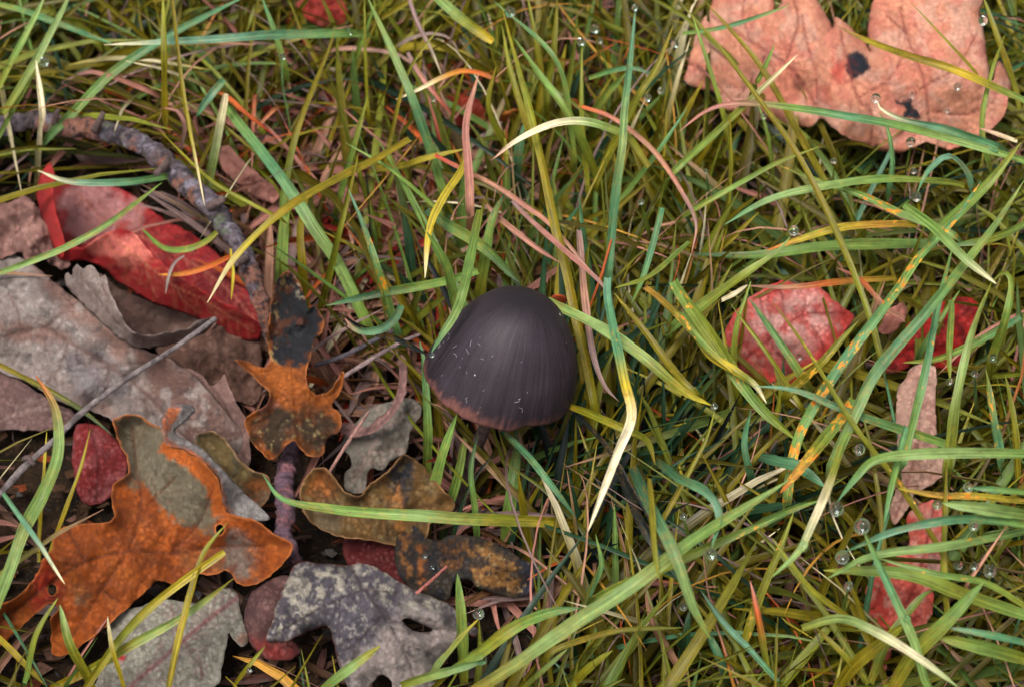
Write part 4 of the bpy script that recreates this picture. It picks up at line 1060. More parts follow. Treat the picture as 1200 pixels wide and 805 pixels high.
H('olive blade at the top right corner edge', '1194,130 1189,104 1172,54 1152,-4', 9, 'og ol og', (50, 70))
H('green blade speckled with orange rust under the pink leaf', '1120,278 1102,268 1055,250 1015,231 968,215 912,194', 9, 'gr pg gr og', (52, 62), rust=0.75)
H('smooth pale green arch bowing below the rust speckled blade', '1130,220 1112,215 1035,211 961,220 900,235 848,264', 11, 'og gr pg tl', (54, 66, 58), tail=False)
H('upright olive stem left of the pink leaf base', '846,280 849,265 855,201 855,132', 7, 'ol og ol', (34, 64))
H('green blade rising right from the upper grass tangle', '804,252 867,215 911,191 960,172', 7, 'og gr og', (46, 62))
H('small hooked teal blade holding a dew drop below the leaf', '1138,228 1133,205 1112,184 1088,201 1075,226', 10, 'ol tl bt tl', (52, 68, 60))
H('broad olive green blade climbing to the right edge', '1090,285 1102,268 1155,218 1196,168', 14, 'og gr og', (46, 66))
H('yellow and orange rusted blade lying level in the right grass', '1075,264 1048,263 988,267 941,280 898,294', 10, 'ol og2 yl yl or_', (54, 62, 56), rust=0.6, tail=False)
H('broad dim green blade lying level behind the rusted one', '1100,290 1060,287 968,290 884,300 812,298', 15, 'dk gr gr dk', (34, 44, 40))
H('wide green blade slanting up to a drop left of the red leaf', '788,386 817,364 867,327 910,297 926,278', 13, 'og gr og pg', (46, 66))
H('cream torn edge strand under the wide slanting blade', '846,352 862,344 876,334', 6, 'cr cr', (58, 60), tail=False)
H('orange dried blade lying level over the red leaf top', '1050,326 1035,327 988,330 927,337 876,335', 8, 'ol og2 or_ dry dry', (44, 52, 48), tail=False)
H('pink orange withered strand between the two red leaves', '1060,376 1035,361 1008,330 980,314', 9, 'pk dry or_ pk', (44, 56), tail=False)
H('olive blade running diagonally down across the blood red leaf', '1112,664 1059,577 1023,530 1001,501 968,448 941,404 906,354', 8, 'ol ol og ol', (48, 66, 72), rust=0.6)
H('thin olive blade crossing the left part of the red leaf', '940,480 927,458 897,411 856,356', 6, 'ol og', (46, 58))
H('broad green blade descending right below the red leaf', '790,330 800,347 834,394 884,468 936,518', 14, 'gr og gr og', (58, 58, 50), tail=False, rust=0.6)
H('yellow rusted tip curling beside the lower rim of the red leaf', '800,366 830,414 860,434 884,451 898,472', 11, 'gr og ye og cr', (54, 60, 56), rust=0.45, tail=False)
H('dim green blade lying over the middle of the red leaf', '945,450 911,397 878,350', 10, 'og gr tl', (44, 52))
H('long straight green blade covered in yellow rust spots', '922,586 931,528 947,488 988,424 1028,371 1055,334 1078,300 1115,262 1150,212', 12, 'pg gr tl gr tl', (46, 70, 78), rust=0.9, roll=(0.1, -0.1))
H('longest smooth green blade sweeping from lower middle to right edge', '972,552 981,530 1004,481 1028,434 1085,367 1135,304 1169,260 1200,212', 13, 'gr pg tl gr pg', (56, 78, 84), roll=(-0.1, 0.2))
H('upright pale green blade standing near the right edge', '1110,552 1115,522 1122,468 1139,394 1162,331', 10, 'gr og pg og', (50, 70, 74))
H('olive blade bent over in a hook at the right edge', '1160,430 1168,405 1180,370 1186,332 1176,318 1161,332', 9, 'ol og gr og', (44, 68, 72))
H('blade with a cream cut tip pointing right over the sweeping blade', '1060,240 1095,267 1132,304 1168,333', 10, 'gr gr pg cr', (84, 88, 84), blunt=False, tail=False)
H('tall green blade crossing the crimson leaf', '1056,548 1061,528 1085,428 1098,361 1117,286', 10, 'tl gr tl gr', (52, 74), rust=0.6)
H('green blade lying across under the rust speckled diagonal', '1120,526 1102,518 1001,485 934,458 884,452', 10, 'gr gr tl bt', (50, 62, 60))
H('olive rusted blade tip just below the red leaf', '920,466 934,451 964,424 981,404 1006,376', 11, 'og ol og', (46, 62), rust=0.8)
H('green blade tip heavily crusted with orange rust', '1000,468 988,488 968,512 945,540 914,578', 13, 'gr gr og og2 or_', (60, 66, 64), rust=0.97, tail=False)
H('upright rust dotted green blade at the right edge', '1172,545 1169,521 1164,495 1155,432', 12, 'gr tl og', (44, 60), rust=0.75)
H('short green blade hanging over the crimson leaf', '1114,352 1115,364 1112,411 1113,447', 8, 'gr og', (60, 56), tail=False)
H('green blade lower right of the crimson leaf running level', '1196,372 1150,398 1100,420 1058,425', 9, 'tl gr og', (52, 54), tail=False)
H('pale pink stalk at the right edge below the hook', '1200,364 1150,392 1098,440', 4, 'pk dry', (38, 34), tail=False)
H('green blade leaning over at the upper right edge', '1204,262 1160,280 1110,288', 9, 'gr og tl', (58, 62), tail=False, rust=0.6)
H('teal blade descending left of the crusted tip', '880,560 872,520 880,480', 9, 'dk tl', (36, 44))
H('thin pale blade crossing the left lobe of the pink oak leaf', '800,40 850,32 905,14 925,6', 6, 'gr tl pg', (58, 66), tail=False)
H('slim olive blade standing across the left rim of the pink oak leaf', '858,190 846,130 828,70 812,20', 7, 'ol og gr', (46, 66, 72))
H('short pale straw lying over the right end of the pink oak leaf', '1192,166 1165,156 1146,150', 5, 'cr pk', (60, 62), tail=False)
H('leaning green blade in front of the right rim of the pink oak leaf', '1160,200 1150,150 1160,90 1178,40', 8, 'og gr og', (48, 66, 70))
H('narrow green blade overlapping the lower rim of the pink oak leaf', '1040,230 1046,190 1040,150 1030,132', 7, 'og tl gr', (44, 58, 62))
H('thin green blade poking up over the lower left rim of the pink leaf', '905,200 900,160 888,120', 6, 'og gr', (40, 58))
H('slim blade leaning over the left rim of the blood red leaf', '866,470 860,430 864,380 880,330', 8, 'ol og gr', (34, 52, 60))
H('thin olive blade over the lower rim of the blood red leaf', '906,500 915,460 905,420', 7, 'ol og', (34, 48))
H('dim green blade crossing the crimson leaf top', '1075,420 1095,385 1125,340', 8, 'dk gr', (36, 48))
H('green blade slanting over the lower coral leaf', '1020,800 1042,750 1080,700 1100,690', 9, 'og gr', (36, 52))
# middle
H('green blade draped over the left shoulder of the mushroom cap', '563,246 558,273 545,334 534,367 517,394 505,414', 12, 'og gr gr pg tl', (62, 74, 62), roll=(-0.5, 0.1), tail=False)
H('green blade tip leaning left of the cap', '537,372 531,347 521,307 500,272', 13, 'og gr gr', (34, 60))
H('dark green blade lying level left of the cap', '560,318 521,330 444,344 382,358', 11, 'gr gr dk tl', (44, 48, 42), tail=False)
H('dim green blade sloping down behind the cap top', '500,246 524,263 568,290 610,332', 13, 'dk gr dk', (46, 48), tail=False)
H('slim rust dotted blade left of the yellow patched blade', '466,390 460,374 440,310 423,260 408,222', 10, 'tl gr bt', (34, 56, 58), rust=0.8)
H('teal hooked blade tip left of the mushroom', '470,358 462,374 444,386 420,387 404,373', 9, 'tl bt tl pk', (46, 50, 48), tail=False)
H('inky black blade pointing at the left corner of the cap', '398,370 420,383 444,391 470,399 503,417', 8, 'bk bk nv', (40, 46, 50), tail=False)
H('second pink straw sloping behind the cap from above', '570,240 588,258 628,290 656,308', 7, 'dry pk', (44, 46), tail=False)
H('pale mauve strand meeting the teal blade right of the cap', '600,236 625,262 665,297 702,330 718,352', 7, 'mv pk pk mv', (56, 60, 56), tail=False)
H('green blade springing from the cap edge down to the right', '640,352 655,361 702,384 752,418 800,458 834,475', 14, 'gr pg pg og yl', (60, 66, 58), roll=(0.4, 0.0), tail=False)
H('rust dotted blade folded into a long cream tip right of the cap', '712,326 712,350 722,401 732,448 740,488 724,530 708,572 689,622', 11, 'bt tl tl ye cr cr cr cr', (68, 74, 66), rust=0.6, tail=False)
H('olive rusted blade behind the springing green blade', '818,466 800,448 779,421 752,384 720,344', 10, 'og ol ol', (40, 52), rust=0.55)
H('rusty yellow jointed blade leading to the red leaf', '755,337 772,350 800,377 830,410 858,436', 9, 'og2 ol gr ye', (58, 60), rust=0.7, tail=False)
H('mauve dry strand hanging right of the cap', '678,270 685,354 695,418 708,452 725,470', 9, 'mv dry mv mv', (50, 48), tail=False)
H('green blade reaching left to the teal blade right of the cap', '808,284 762,324 720,338', 7, 'gr og', (52, 62), tail=False)
H('teal blade bent behind the rusty jointed blade', '776,244 772,262 755,320 740,356', 8, 'tl tl gr', (58, 46), tail=False)
H('black stem trailing down right from the cap base', '664,476 690,500 712,525 742,575 764,616', 6, 'bk bk nv', (44, 44), tail=False)
H('olive green blade running right from under the cap', '668,476 690,484 728,501 758,516 768,545', 9, 'ol og og ol', (46, 54, 46), tail=False)
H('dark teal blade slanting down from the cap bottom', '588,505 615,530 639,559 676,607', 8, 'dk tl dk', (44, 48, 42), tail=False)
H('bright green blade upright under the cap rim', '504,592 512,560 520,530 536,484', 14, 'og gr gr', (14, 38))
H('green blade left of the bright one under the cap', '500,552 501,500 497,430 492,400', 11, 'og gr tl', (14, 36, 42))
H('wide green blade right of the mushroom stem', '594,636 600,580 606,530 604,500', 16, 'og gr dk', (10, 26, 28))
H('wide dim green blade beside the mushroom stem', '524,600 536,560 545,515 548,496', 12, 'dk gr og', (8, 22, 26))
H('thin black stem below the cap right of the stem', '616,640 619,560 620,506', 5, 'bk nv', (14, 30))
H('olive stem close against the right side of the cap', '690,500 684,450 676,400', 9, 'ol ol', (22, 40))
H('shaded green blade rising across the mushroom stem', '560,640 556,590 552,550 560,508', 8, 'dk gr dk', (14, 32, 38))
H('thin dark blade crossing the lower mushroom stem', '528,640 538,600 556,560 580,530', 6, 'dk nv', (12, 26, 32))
# bottom left
H('green blade with a withered orange tip at the left edge', '-4,712 12,668 30,618 50,580 68,533 65,480 42,440', 15, 'gr pg gr pg or_', (38, 54, 58), roll=(0.1, -0.2))
H('thin teal blade tip crossing in front of the orange leaf', '4,578 20,600 46,636 76,684', 6, 'tl bt cr', (52, 46), tail=False)
H('slim green blade rising at the lower left edge', '29,800 32,790 43,743 68,700', 7, 'gr og og', (30, 42))
H('yellow blade cutting the bottom left corner', '-6,742 18,766 52,802', 7, 'yl ol', (34, 30), tail=False)
H('curved olive blade tip rising near the bottom left corner', '108,806 98,785 81,753 70,708', 10, 'ol og pg', (26, 42))
H('short yellow blade tip standing by the ashen oak leaf', '146,806 143,794 132,758 126,722', 6, 'yl yl cr', (26, 44))
H('long olive blade with a blunt yellow tip across the ashen leaf', '100,806 110,791 143,745 178,709 216,679 263,646', 9, 'ol og yl yl', (30, 46), blunt=True)
H('olive green blade lying along the ashen leaf', '60,806 107,783 153,755 216,720 274,677', 10, 'ol og pg ol', (26, 38))
H('thin olive blade with hooked tip crossing both oak leaves', '198,808 200,795 211,743 229,676 242,643 267,612', 8, 'ol yl ol og', (30, 48))
H('small olive blade at the bottom beside the maroon leaf', '274,804 290,782 311,756', 5, 'ol og', (28, 36))
H('dim olive blade passing under the dry stalk', '-6,424 30,443 63,460 100,483 132,510', 7, 'ol dk', (25, 20), tail=False)  # colour runs darker to paint the shadow under the stalk
H('yellow olive shoot behind the green edge blade', '62,640 80,590 96,545 106,502', 6, 'ol yl', (6, 22))
H('yellow shoot in the shadow left of the orange leaf', '48,610 52,560 55,505', 6, 'ol yl', (6, 20))
# bottom middle
H('long level green blade pointing left over the olive oak leaf', '672,613 600,609 540,607 500,604 440,601 387,596 332,585 308,556', 14, 'ol ol og pg gr gr tl', (30, 44, 38), roll=(0.5, -0.2))
H('upright green blade behind the tip of the slate oak leaf', '543,800 542,777 540,727 536,672', 13, 'og gr gr', (12, 34))
H('yellow green blade tip with a drop beside the slate leaf tip', '512,782 526,765 539,749 562,724', 8, 'og pg yl', (24, 40))
H('low green blade with a drop at the bottom edge', '470,802 500,792 529,784 570,773', 10, 'og pg tl', (30, 40))
H('long bright green blade climbing diagonally from the bottom edge', '552,812 600,782 671,732 742,686 812,633 900,578 925,562', 15, 'ol pg pg gr pg', (44, 70, 72), roll=(0.3, 0.1))
H('green blade arching to the left of the bright diagonal', '530,786 560,766 600,736 642,718 680,712', 14, 'gr og gr tl', (36, 46, 44), tail=False)
H('second green diagonal tucked under the bright one', '700,700 742,680 791,658 848,633 910,606', 12, 'gr og gr', (44, 60, 64), rust=0.6)
H('pale green blade leaning in at the bottom edge', '572,804 600,780 645,748', 11, 'og pg gr', (36, 48))
H('stubby green blade in front of the slate oak leaf', '380,806 400,790 446,756', 11, 'gr pg og', (34, 46))
H('teal green blade crossing over the bright diagonal', '742,548 759,587 788,644 812,711 833,749', 13, 'dk tl pg gr', (64, 74, 60), tail=False)
H('blackish green shaded blade right of the cream tip', '722,540 735,573 759,626 800,684', 10, 'bk nv dk', (40, 36), tail=False)  # near-black tones paint in the shadow lying on this blade
H('curved teal blade dangling a drop above the diagonal', '770,540 795,559 830,577 844,605 834,643', 9, 'dk tl bt tl', (58, 72, 70), tail=False)
H('olive blade with a reddened tip near the bottom right of centre', '900,800 897,775 887,718 879,680', 8, 'ol og or_ pk', (30, 48))
H('slim teal blade tucked behind at the lower right of centre', '912,798 880,762 848,729 820,690', 7, 'tl bt dk', (36, 48))
H('brown pink withered strand at the bottom', '808,802 791,775 766,732 756,688', 9, 'dry br dry', (26, 36))
H('thin olive stem slanting from the black stem', '774,614 790,585 825,520 838,480', 6, 'ol ol og', (44, 58))
H('hanging olive tip touching the bright diagonal', '760,560 763,591 766,637 772,679', 7, 'ol og', (70, 72), tail=False)
H('dim upright blade below the cream tip', '722,720 722,680 720,590', 8, 'dk gr', (18, 40))
H('bent green blade left of the cream tip end', '680,726 694,690 706,662 698,625', 8, 'dk tl gr', (26, 46))
H('small yellow green tip low in the bottom grass', '612,806 640,782 665,760', 6, 'og pg', (34, 42))
H('olive blade with a drop on its tip at the bottom', '668,806 690,784 718,762', 9, 'ol og', (30, 44))
H('level olive strand running right above the beaded tip', '640,770 660,757 724,739 800,735', 7, 'og ol og', (36, 44))
H('dark teal blade near the withered bottom strand', '804,760 806,740 808,715', 12, 'dk dk', (30, 40))
H('dark teal blade sloping at the bottom right of centre', '850,790 838,760 822,730', 11, 'dk tl', (34, 40))
# bottom right
H('pale green arch with a big drop at its left tip', '1204,531 1140,530 1084,531 1027,538 1003,559 981,588', 12, 'gr pg pg gr tl', (64, 74, 66), roll=(0.3, 0.1))
H('yellow rusted thin blade under the pale arch', '1204,588 1150,582 1098,580 1052,572', 8, 'ol yl og2 yl', (54, 60), rust=0.8)
H('short pale green blade pointing left from the right edge', '1204,602 1148,594 1104,589', 13, 'gr pg pg', (64, 70))
H('teal arch ending in a drop left of the coral leaf', '1204,614 1148,607 1098,610 1042,623 988,647', 9, 'gr tl bt tl', (62, 72, 66))
H('straight green blade dropping from a bead to the bottom edge', '1090,806 1084,796 1070,747 1042,686 1012,622', 9, 'gr pg tl gr', (48, 72))
H('thin green blade crossing level over the coral leaf', '1204,712 1155,683 1098,672 1030,654', 7, 'og gr pg', (58, 66), rust=0.6)
H('broad green blade level across the lower right', '1204,722 1130,697 1059,672 965,668', 15, 'gr og gr og', (48, 56, 54))
H('broad olive blade rising to a drop at the lower right', '1046,806 1070,768 1112,725 1153,681', 16, 'ol og gr gr', (44, 66))
H('yellow green blade bowing down to the bottom right edge', '940,736 985,725 1031,743 1077,771 1122,804', 10, 'og pg cr pg', (52, 62, 58), tail=False)
H('broad olive blade coming in low from the right edge', '1204,772 1148,757 1098,746', 15, 'og gr og', (48, 56))
H('teal blade above the low broad olive one', '1204,753 1160,744 1108,735', 8, 'tl tl bt', (52, 58))
H('green blade with a cream joint left of the big drop', '996,506 988,520 971,570 953,612 935,647 903,677', 9, 'gr og cr pg gr', (70, 72, 66), tail=False)
H('broad dark teal tip pointing right below the crusted blade', '890,536 912,542 935,548 967,571', 14, 'dk tl tl', (52, 56), tail=False)
H('olive curved strand lower right of the bright diagonal', '994,724 953,693 925,658 905,630', 7, 'ol og', (44, 58))
H('olive strand running to the bottom edge right of centre', '1016,802 1013,796 985,764 955,734', 7, 'og ol', (40, 48))
H('upright olive stem through the coral leaf', '1110,732 1109,718 1105,662 1109,540', 8, 'ol og ol', (46, 68))
H('dim green blade left of the teal arch', '880,620 900,608 930,595 960,586', 10, 'dk gr', (48, 56))
H('wide olive blade at the bottom with a small bead', '980,808 988,796 1006,775 1064,728', 14, 'ol ol og', (36, 58))
H('short teal strand at the right edge above the beads', '1204,577 1165,573 1136,571', 7, 'gr tl', (68, 72))
H('green blade running level from the right edge toward lower left', '1204,622 1112,640 1024,651 968,678', 10, 'gr pg gr', (54, 66, 60), rust=0.6)
H('teal tip hanging down past the flesh pink leaf', '1062,500 1056,520 1042,577 1036,614', 8, 'tl gr tl', (68, 64), tail=False)
H('olive upright blade beside the rust dotted one at the right edge', '1192,560 1188,500 1178,440', 9, 'ol og', (40, 56))
H('olive blade slanting up the lower middle right', '870,760 890,700 915,640 930,600', 10, 'ol og', (34, 56), rust=0.6)
H('thin pink stem at the lower right near the beads', '1130,690 1150,660 1178,618', 4, 'pk dry', (50, 60))

# ================================================================== dew
def dew_material():
    t = NT('dew_water')
    t.bsdf.inputs['Base Color'].default_value = (0.82, 0.97, 0.95, 1)  # teal tint stands in for sky and greenery refracted by the drops
    t.bsdf.inputs['Roughness'].default_value = 0.02
    t.bsdf.inputs['IOR'].default_value = 1.333
    t.bsdf.inputs['Transmission Weight'].default_value = 1.0
    return t.m
M_DEW = dew_material()
def dew_mesh():
    V, Fc = [], []
    n, m = 14, 20
    for i in range(n + 1):
        a = math.pi * i / n
        r = math.sin(a) * (1.0 if a > 1.2 else 0.9 + 0.1 * a / 1.2)
        z = math.cos(a) * (1.22 if a < math.pi / 2 else 0.96)
        for k in range(m):
            b = 2 * math.pi * k / m
            V.append((r * math.cos(b), r * math.sin(b), z))
    for i in range(n):
        for k in range(m):
            Fc.append((i * m + k, (i + 1) * m + k, (i + 1) * m + (k + 1) % m, i * m + (k + 1) % m))
    me = bpy.data.meshes.new('dew_drop')
    me.from_pydata(V, [], Fc)
    me.polygons.foreach_set('use_smooth', [True] * len(Fc))
    me.materials.append(M_DEW)
    return me
DEW = dew_mesh()
EXTRA = []                                    # little blades that carry a drop of their own
HA = np.array(HERO)
def dew(x, y, r, label, hh=None):
    d = np.hypot(HA[:, 0] - x, HA[:, 1] - y)
    near = d < 13
    if hh is not None:
        h = hh
    elif near.any():
        i = np.argmin(np.where(near, d - 0.05 * HA[:, 2], 1e9))
        h = HA[i, 2] + 0.6
    else:
        h = 56 if x > 560 or y < 180 else 46
        EXTRA.append((x, y, h))
    o = bpy.data.objects.new('dew_drop', DEW)
    o.location = P(x, y, h)
    s = r * 0.0002
    o.scale = (s, s, s * rng.uniform(0.95, 1.1))
    o.rotation_euler = (rng.uniform(-0.3, 0.3), rng.uniform(-0.3, 0.3), 0)
    COL.objects.link(o)
    tag(o, label, 'dew drop', 'dew drops on the grass tips')
for d in [
    (52, 73, 6, 'dew drop above the cream yellow stub near the top left corner'),
    (331, 67, 4, 'dew drop on the fine teal stem left of centre at the top'),
    (359, 225, 4, 'tiny dew drop beside the wide slanting blade'),
    (409, 38, 5, 'dew drop at the end of the level teal blade'),
    (598, 15, 7, 'dew drop at the top edge above the strong green blade'),
    (507, 116, 4, 'tiny dew drop by the orange cream strand'),
    (681, 50, 5, 'dew drop topping the narrow olive stem at the top'),
    (703, 48, 4, 'tiny dew drop right of the narrow olive stem'),
    (697, 34, 6, 'larger dew drop between two stems near the top edge'),
    (744, 10, 4, 'dew drop on the tall teal blade at the top edge'),
    (762, 88, 6, 'dew drop on the level teal strand right of the tall blade'),
    (759, 115, 5, 'lowest dew drop of the three beside the tall teal blade'),
    (774, 107, 4, 'small dew drop on the leaning olive blade'),
    (791, 52, 5, 'dew drop left of the pink oak leaf, near the top'),
    (454, 243, 4, 'dew drop on a short blade left of the yellow patched blade'),
    (751, 237, 4, 'tiny dew drop right of the tall teal blade, mid height'),
    (1152, 25, 6, 'dew drop on the right edge of the pink oak leaf'),
    (1122, 102, 5, 'dew drop lying over the pink leaf below the yellow joint', 54),
    (1026, 116, 6, 'dew drop beside the second tar spot, on a curled tip'),
    (1068, 112, 4, 'small dew drop above the second tar spot', 52),
    (1109, 130, 4, 'faint dew drop on the right half of the pink leaf', 51),
    (1067, 167, 6, 'dew drop at the lower rim of the pink leaf'),
    (1071, 201, 4, 'small dew drop above the hooked teal blade'),
    (1074, 231, 6, 'bright dew drop hanging from the hooked teal blade'),
    (977, 189, 4, 'dark dew drop in the shade under the pink leaf'),
    (827, 201, 3, 'tiny dew drop left of the upright olive stem'),
    (895, 137, 4, 'dew drop at the lower left rim of the pink leaf'),
    (930, 271, 6, 'dew drop on the tip of the wide slanting blade'),
    (1113, 447, 4, 'dew drop at the end of the short hanging blade'),
    (1164, 420, 5, 'dew drop beside the hooked olive blade at right'),
    (1142, 438, 4, 'small dew drop low beside the crimson leaf'),
    (937, 419, 4, 'dew drop lying on the blood red leaf', 39),
    (837, 476, 4, 'dew drop at the tip of the springing green blade'),
    (1007, 527, 6, 'dew drop above the pale arch near its bend'),
    (980, 596, 8, 'biggest dew drop hanging at the left tip of the pale arch'),
    (1010, 617, 8, 'long dew drop topping the straight green blade'),
    (942, 640, 6, 'dew drop on the blade with the cream joint'),
    (987, 653, 7, 'dew drop at the left tip of the teal arch'),
    (994, 687, 5, 'dew drop below the teal arch tip'),
    (1135, 571, 5, 'dew drop on the short teal strand near the right edge'),
    (1098, 591, 5, 'dew drop on the short pale blade above the coral leaf'),
    (1141, 616, 5, 'dew drop on the teal arch right of the coral leaf'),
    (1123, 662, 5, 'leftmost of the three dew drops right of the coral leaf'),
    (1142, 663, 5, 'middle of the three dew drops right of the coral leaf'),
    (1160, 669, 7, 'rightmost of the three dew drops right of the coral leaf'),
    (1063, 724, 4, 'dew drop at the lower end of the coral leaf'),
    (801, 605, 4, 'dew drop in the grass right of the blackish shaded blade'),
    (833, 649, 6, 'dew drop dangling under the bright diagonal blade'),
    (721, 755, 6, 'dew drop on the olive tip at the bottom'),
    (728, 780, 4, 'small dew drop below the bottom olive tip'),
    (874, 640, 4, 'dew drop under the second diagonal'),
    (801, 711, 4, 'dew drop left of the teal green crossing blade'),
    (561, 719, 6, 'dew drop just above the tip of the slate oak leaf'),
    (564, 773, 6, 'dew drop on the low blade at the bottom edge'),
    (497, 651, 4, 'upper dew drop on the black oak leaf', 21),
    (506, 664, 3, 'lower dew drop on the black oak leaf', 21.5),
    (292, 785, 3, 'tiny dew drop on the small bottom blade by the maroon leaf'),
    (672, 482, 3, 'tiny dew drop at the lower right rim of the cap'),
    (506, 416, 3, 'tiny dew drop at the left corner of the cap'),
]:
    dew(*d)

# ================================================================== loose grass and thatch
class Batch:
    def __init__(s):
        s.V, s.F, s.C, s.G, s.n = [], [], [], [], 0
    def add(s, r):
        V, Fc, c, g = r
        s.V.append(V); s.F.append(Fc + s.n); s.C.append(c); s.G.append(g)
        s.n += len(V)
    def build(s, name, mat, label, cat):
        o = mesh_obj(name, np.vstack(s.V), np.vstack(s.F), mat, np.vstack(s.C), np.vstack(s.G))
        tag(o, label, cat, kind='stuff')
        return o

LITTER = pts('-60,200 40,190 60,196 200,205 262,262 308,330 330,312 362,352 385,410 405,450 430,470 495,466 500,560 560,615 640,665 610,705 570,735 565,790 520,900 -80,900')
LITTER = np.array(LITTER)
def raster(poly):
    gx, gy = np.meshgrid(np.arange(-100, 700), np.arange(0, 920))
    return inside(gx.ravel() + 0.5, gy.ravel() + 0.5, poly).reshape(gx.shape)
R_LIT = raster(LITTER)
def hit(R, px, py):
    i, j = int(py), int(px) + 100
    return 0 <= i < 920 and 0 <= j < 800 and bool(R[i, j])
THIN = np.array(pts('240,120 560,90 580,330 520,420 380,420 300,300'))      # the dead thatch shows through here
R_THIN = raster(THIN)

def loose(x, y, L, az, el, bend, w, cols, batch, check=True, hcap=52, rust=0.0, side=0.0, n=8):
    """a blade from the soil at x, y: length L, azimuth, starting elevation, total bend"""
    t = np.linspace(0, 1, n)
    e = el - bend * t ** 1.4
    a = az + side * t
    st = L / (n - 1)
    dx = np.cos(e) * np.cos(a) * st; dy = np.cos(e) * np.sin(a) * st; dz = np.sin(e) * st
    p = np.stack([x + np.concatenate([[0], np.cumsum(dx[:-1])]), y + np.concatenate([[0], np.cumsum(dy[:-1])]), np.concatenate([[0], np.cumsum(dz[:-1])])], 1)
    p[:, 2] = np.maximum(p[:, 2], 0.0015)
    mz = p[:, 2].max() * 1000
    if mz > hcap:
        p[:, 2] *= hcap / mz
    if check:
        px, py = proj_np(p)
        ok = (px > 0) & (px < 1199) & (py > 0) & (py < 804)
        if ok.any():
            bad = (p[ok, 2] * 1000 > HMAX[py[ok].astype(int), px[ok].astype(int)]).sum()
            if bad > 2 or (bad and (rng.random() < 0.75 or (px.max() < 660 and py.min() > 320))):
                return False
    r0 = rng.uniform(-1.3, 1.3)
    batch.add(ribbon(p, w, cols, (r0, r0 + rng.uniform(-0.8, 0.8)), seed=rng.uniform(1, 900), rust=rust, na=3, fold=0.25))
    return True

def pick(keys, probs):
    return keys[int(rng.choice(len(keys), p=np.array(probs) / sum(probs)))]

green, straw = Batch(), Batch()
cnt = 0
# thatch: dead strands lying low
for _ in range(4600):
    x, y = rng.uniform(-0.26, 0.26), rng.uniform(-0.21, 0.24)
    px, py = proj(Vector((x, y, 0.004)))
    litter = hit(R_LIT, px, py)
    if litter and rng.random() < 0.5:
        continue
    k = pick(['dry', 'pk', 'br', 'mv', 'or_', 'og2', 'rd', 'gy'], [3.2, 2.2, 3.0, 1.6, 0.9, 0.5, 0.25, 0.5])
    c = GC[k] * (rng.uniform(0.12, 0.38) if litter else rng.uniform(0.65, 1.05))  # among the leaves, the shade of the gaps is put into strand colour
    L = rng.uniform(0.006, 0.022) if litter else rng.uniform(0.018, 0.05)
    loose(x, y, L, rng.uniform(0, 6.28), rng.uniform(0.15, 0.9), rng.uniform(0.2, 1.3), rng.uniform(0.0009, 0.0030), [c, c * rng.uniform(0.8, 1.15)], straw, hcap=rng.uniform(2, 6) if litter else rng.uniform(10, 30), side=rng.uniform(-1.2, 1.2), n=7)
for _ in range(850):                             # matted dead strands where the green is thin
    px, py = (rng.uniform(250, 590), rng.uniform(110, 480)) if rng.random() < 0.75 else (rng.uniform(500, 760), rng.uniform(500, 680))
    v = P(px, py, 8)
    k = pick(['dry', 'pk', 'mv', 'or_', 'br', 'cr', 'rd'], [3, 3, 2, 0.7, 1, 0.25, 0.2])
    c = GC[k] * rng.uniform(0.7, 1.05)
    loose(v.x, v.y, rng.uniform(0.02, 0.055), rng.uniform(0, 6.28), rng.uniform(0.5, 1.2), rng.uniform(0.3, 1.6), rng.uniform(0.0008, 0.0032), [c, c * rng.uniform(0.8, 1.15)], straw, hcap=rng.uniform(16, 38), side=rng.uniform(-1.0, 1.0), n=7)
for _ in range(420):                              # hair-thin dry wisps strung through the upper blades
    x, y = rng.uniform(-0.13, 0.14), rng.uniform(-0.13, 0.16)
    if hit(R_LIT, *proj(Vector((x, y, 0.02)))):
        continue
    k = pick(['dry', 'pk', 'mv', 'cr', 'or_', 'og2'], [3, 2, 2, 1, 0.8, 0.6])
    c = GC[k] * rng.uniform(0.7, 1.0)
    loose(x, y, rng.uniform(0.05, 0.10), rng.uniform(0, 6.28), rng.uniform(0.8, 1.4), rng.uniform(0.8, 2.2), rng.uniform(0.0004, 0.0009), [c, c], straw, hcap=rng.uniform(34, 58), side=rng.uniform(-1.6, 1.6), n=12)
straw.build('dead_grass', M_THATCH, 'pinkish brown dead grass strands matted between the green blades', 'dead grass')

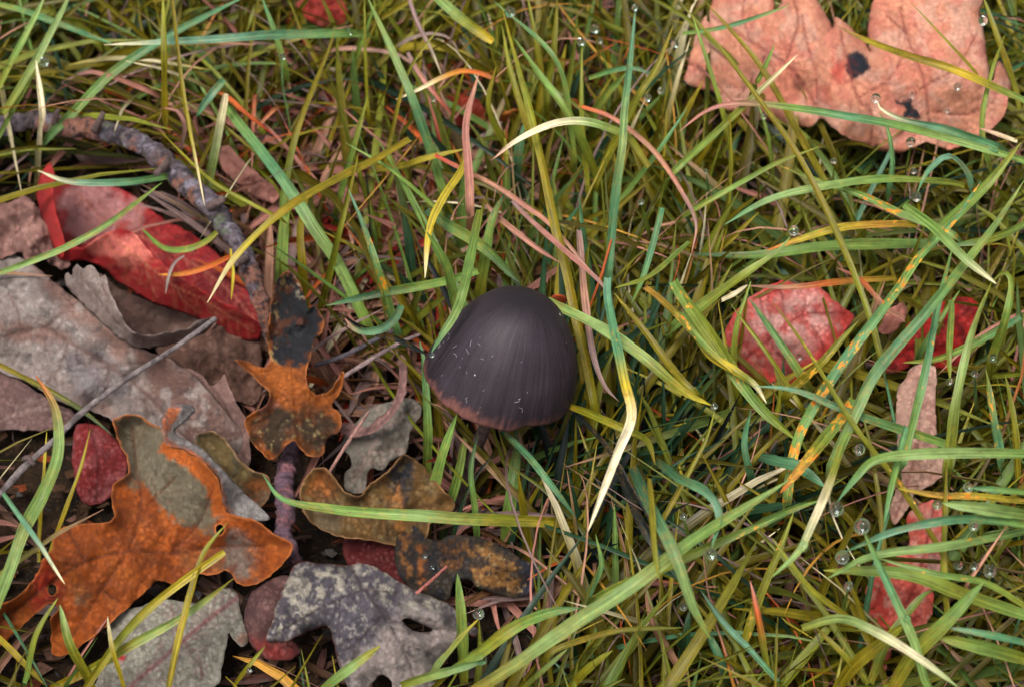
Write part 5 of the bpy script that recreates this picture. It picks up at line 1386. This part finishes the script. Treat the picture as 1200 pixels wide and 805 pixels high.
# living grass
for _ in range(10500):
    x, y = rng.uniform(-0.24, 0.24), rng.uniform(-0.22, 0.25)
    px, py = proj(Vector((x, y, 0.0)))
    if hit(R_LIT, px, py) or (hit(R_THIN, px, py) and rng.random() < 0.35):
        continue
    tip_x = px / 1200
    az = math.radians(90)
    if px < 420:                                  # loose tangle, upper left
        az += rng.normal(0, 1.3); el = rng.uniform(0.6, 1.35); bend = rng.uniform(0.5, 1.9)
    elif px < 800 and py < 560:                   # upright tuft above the mushroom
        az += rng.normal(-0.05, 0.8); el = rng.uniform(1.1, 1.5); bend = rng.uniform(0.05, 0.6)
    elif py > 560 and px < 860:                   # leaning strands below
        az += rng.normal(-0.5, 1.0); el = rng.uniform(0.7, 1.4); bend = rng.uniform(0.3, 1.4)
    else:
        az += rng.normal(-0.4, 1.3); el = rng.uniform(0.6, 1.4); bend = rng.uniform(0.4, 1.7)
    L = rng.uniform(0.04, 0.115)
    k = pick(['ol', 'og', 'gr', 'tl', 'dk', 'yl', 'bt'], [7.0, 4.0, 1.3, 0.25, 0.5, 0.4, 0.05])
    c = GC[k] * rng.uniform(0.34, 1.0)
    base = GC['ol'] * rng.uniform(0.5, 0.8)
    tipk = pick([k, 'og', 'yl', 'cr', 'dry', 'or_'], [7, 1.2, 0.8, 0.35, 0.5, 0.25])
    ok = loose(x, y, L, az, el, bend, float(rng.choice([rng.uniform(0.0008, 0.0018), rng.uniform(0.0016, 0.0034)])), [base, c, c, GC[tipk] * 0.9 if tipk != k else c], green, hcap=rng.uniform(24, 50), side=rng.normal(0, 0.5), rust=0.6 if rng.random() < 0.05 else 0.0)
for _ in range(140):                              # darker blades, green to near-black, under and beside the cap
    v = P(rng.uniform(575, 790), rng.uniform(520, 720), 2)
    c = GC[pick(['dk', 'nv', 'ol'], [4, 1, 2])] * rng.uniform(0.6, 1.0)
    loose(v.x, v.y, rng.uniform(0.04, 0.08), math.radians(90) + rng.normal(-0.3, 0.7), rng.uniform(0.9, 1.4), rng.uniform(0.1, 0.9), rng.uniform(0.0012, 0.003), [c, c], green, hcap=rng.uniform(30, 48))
# taller grass around, outside the picture, and the blades that carry lone drops
for _ in range(3400):
    a = rng.uniform(0, 6.28)
    r = math.sqrt(rng.uniform(0.23 ** 2, 0.85 ** 2))
    x, y = r * math.cos(a), r * math.sin(a)
    px, py = proj(Vector((x, y, 0.02)))
    if -150 < px < 1350 and -150 < py < 1100:
        continue
    k = pick(['ol', 'og', 'gr', 'tl'], [4, 3, 2, 1])
    loose(x, y, rng.uniform(0.04, 0.085), rng.uniform(0, 6.28), rng.uniform(0.7, 1.4), rng.uniform(0.2, 1.4), rng.uniform(0.0016, 0.004), [GC['ol'] * 0.7, GC[k] * rng.uniform(0.7, 1.0)], green, hcap=50, n=6)
for (x, y, h) in EXTRA:
    n = 8
    sx = rng.uniform(-25, 25)
    q = spline([(x + sx, y + 75, 4), (x + sx * 0.5, y + 38, h * 0.6), (x, y + 2, h)], n=n)
    k = pick(['gr', 'tl', 'og'], [1, 1, 1])
    green.add(ribbon(P_np(q[:, 0], q[:, 1], q[:, 2]), 0.0014, [GC['ol'], GC[k]], (0.3, 0.1), seed=rng.uniform(1, 900), na=3))
# crumbs of rotted leaf on the soil under the litter
LV, LF, LC, nb = [], [], [], 0
for _ in range(900):
    px, py = rng.uniform(0, 640), rng.uniform(200, 805)
    if not hit(R_LIT, px, py):
        continue
    c0 = np.array(P(px, py, rng.uniform(0.5, 3.5)))
    m = int(rng.integers(5, 9)); R = rng.uniform(0.0008, 0.0038)
    th = np.sort(rng.uniform(0, 6.28, m)); rr = R * rng.uniform(0.5, 1.0, m)
    tilt = rng.normal(0, 0.35, 2)
    q = np.stack([rr * np.cos(th), rr * np.sin(th) * 0.7, rr * (np.cos(th) * tilt[0] + np.sin(th) * tilt[1])], 1) + c0
    LV.append(np.vstack([q, c0 + np.array((0, 0, R * 0.2))]))
    LF += [(nb + i, nb + (i + 1) % m, nb + m) for i in range(m)]
    k = pick(['br', 'dry', 'mv', 'gy', 'or_'], [5, 1.2, 1, 0.8, 0.5])
    LC.append(np.tile(GC[k] * rng.uniform(0.12, 0.5), (m + 1, 1)))
    nb += m + 1
lo_ = mesh_obj('leaf_litter', np.vstack(LV), LF, M_DRY, np.vstack(LC), smooth=False)
tag(lo_, 'small brown crumbs of rotted leaf on the dark soil', 'leaf litter', kind='stuff')
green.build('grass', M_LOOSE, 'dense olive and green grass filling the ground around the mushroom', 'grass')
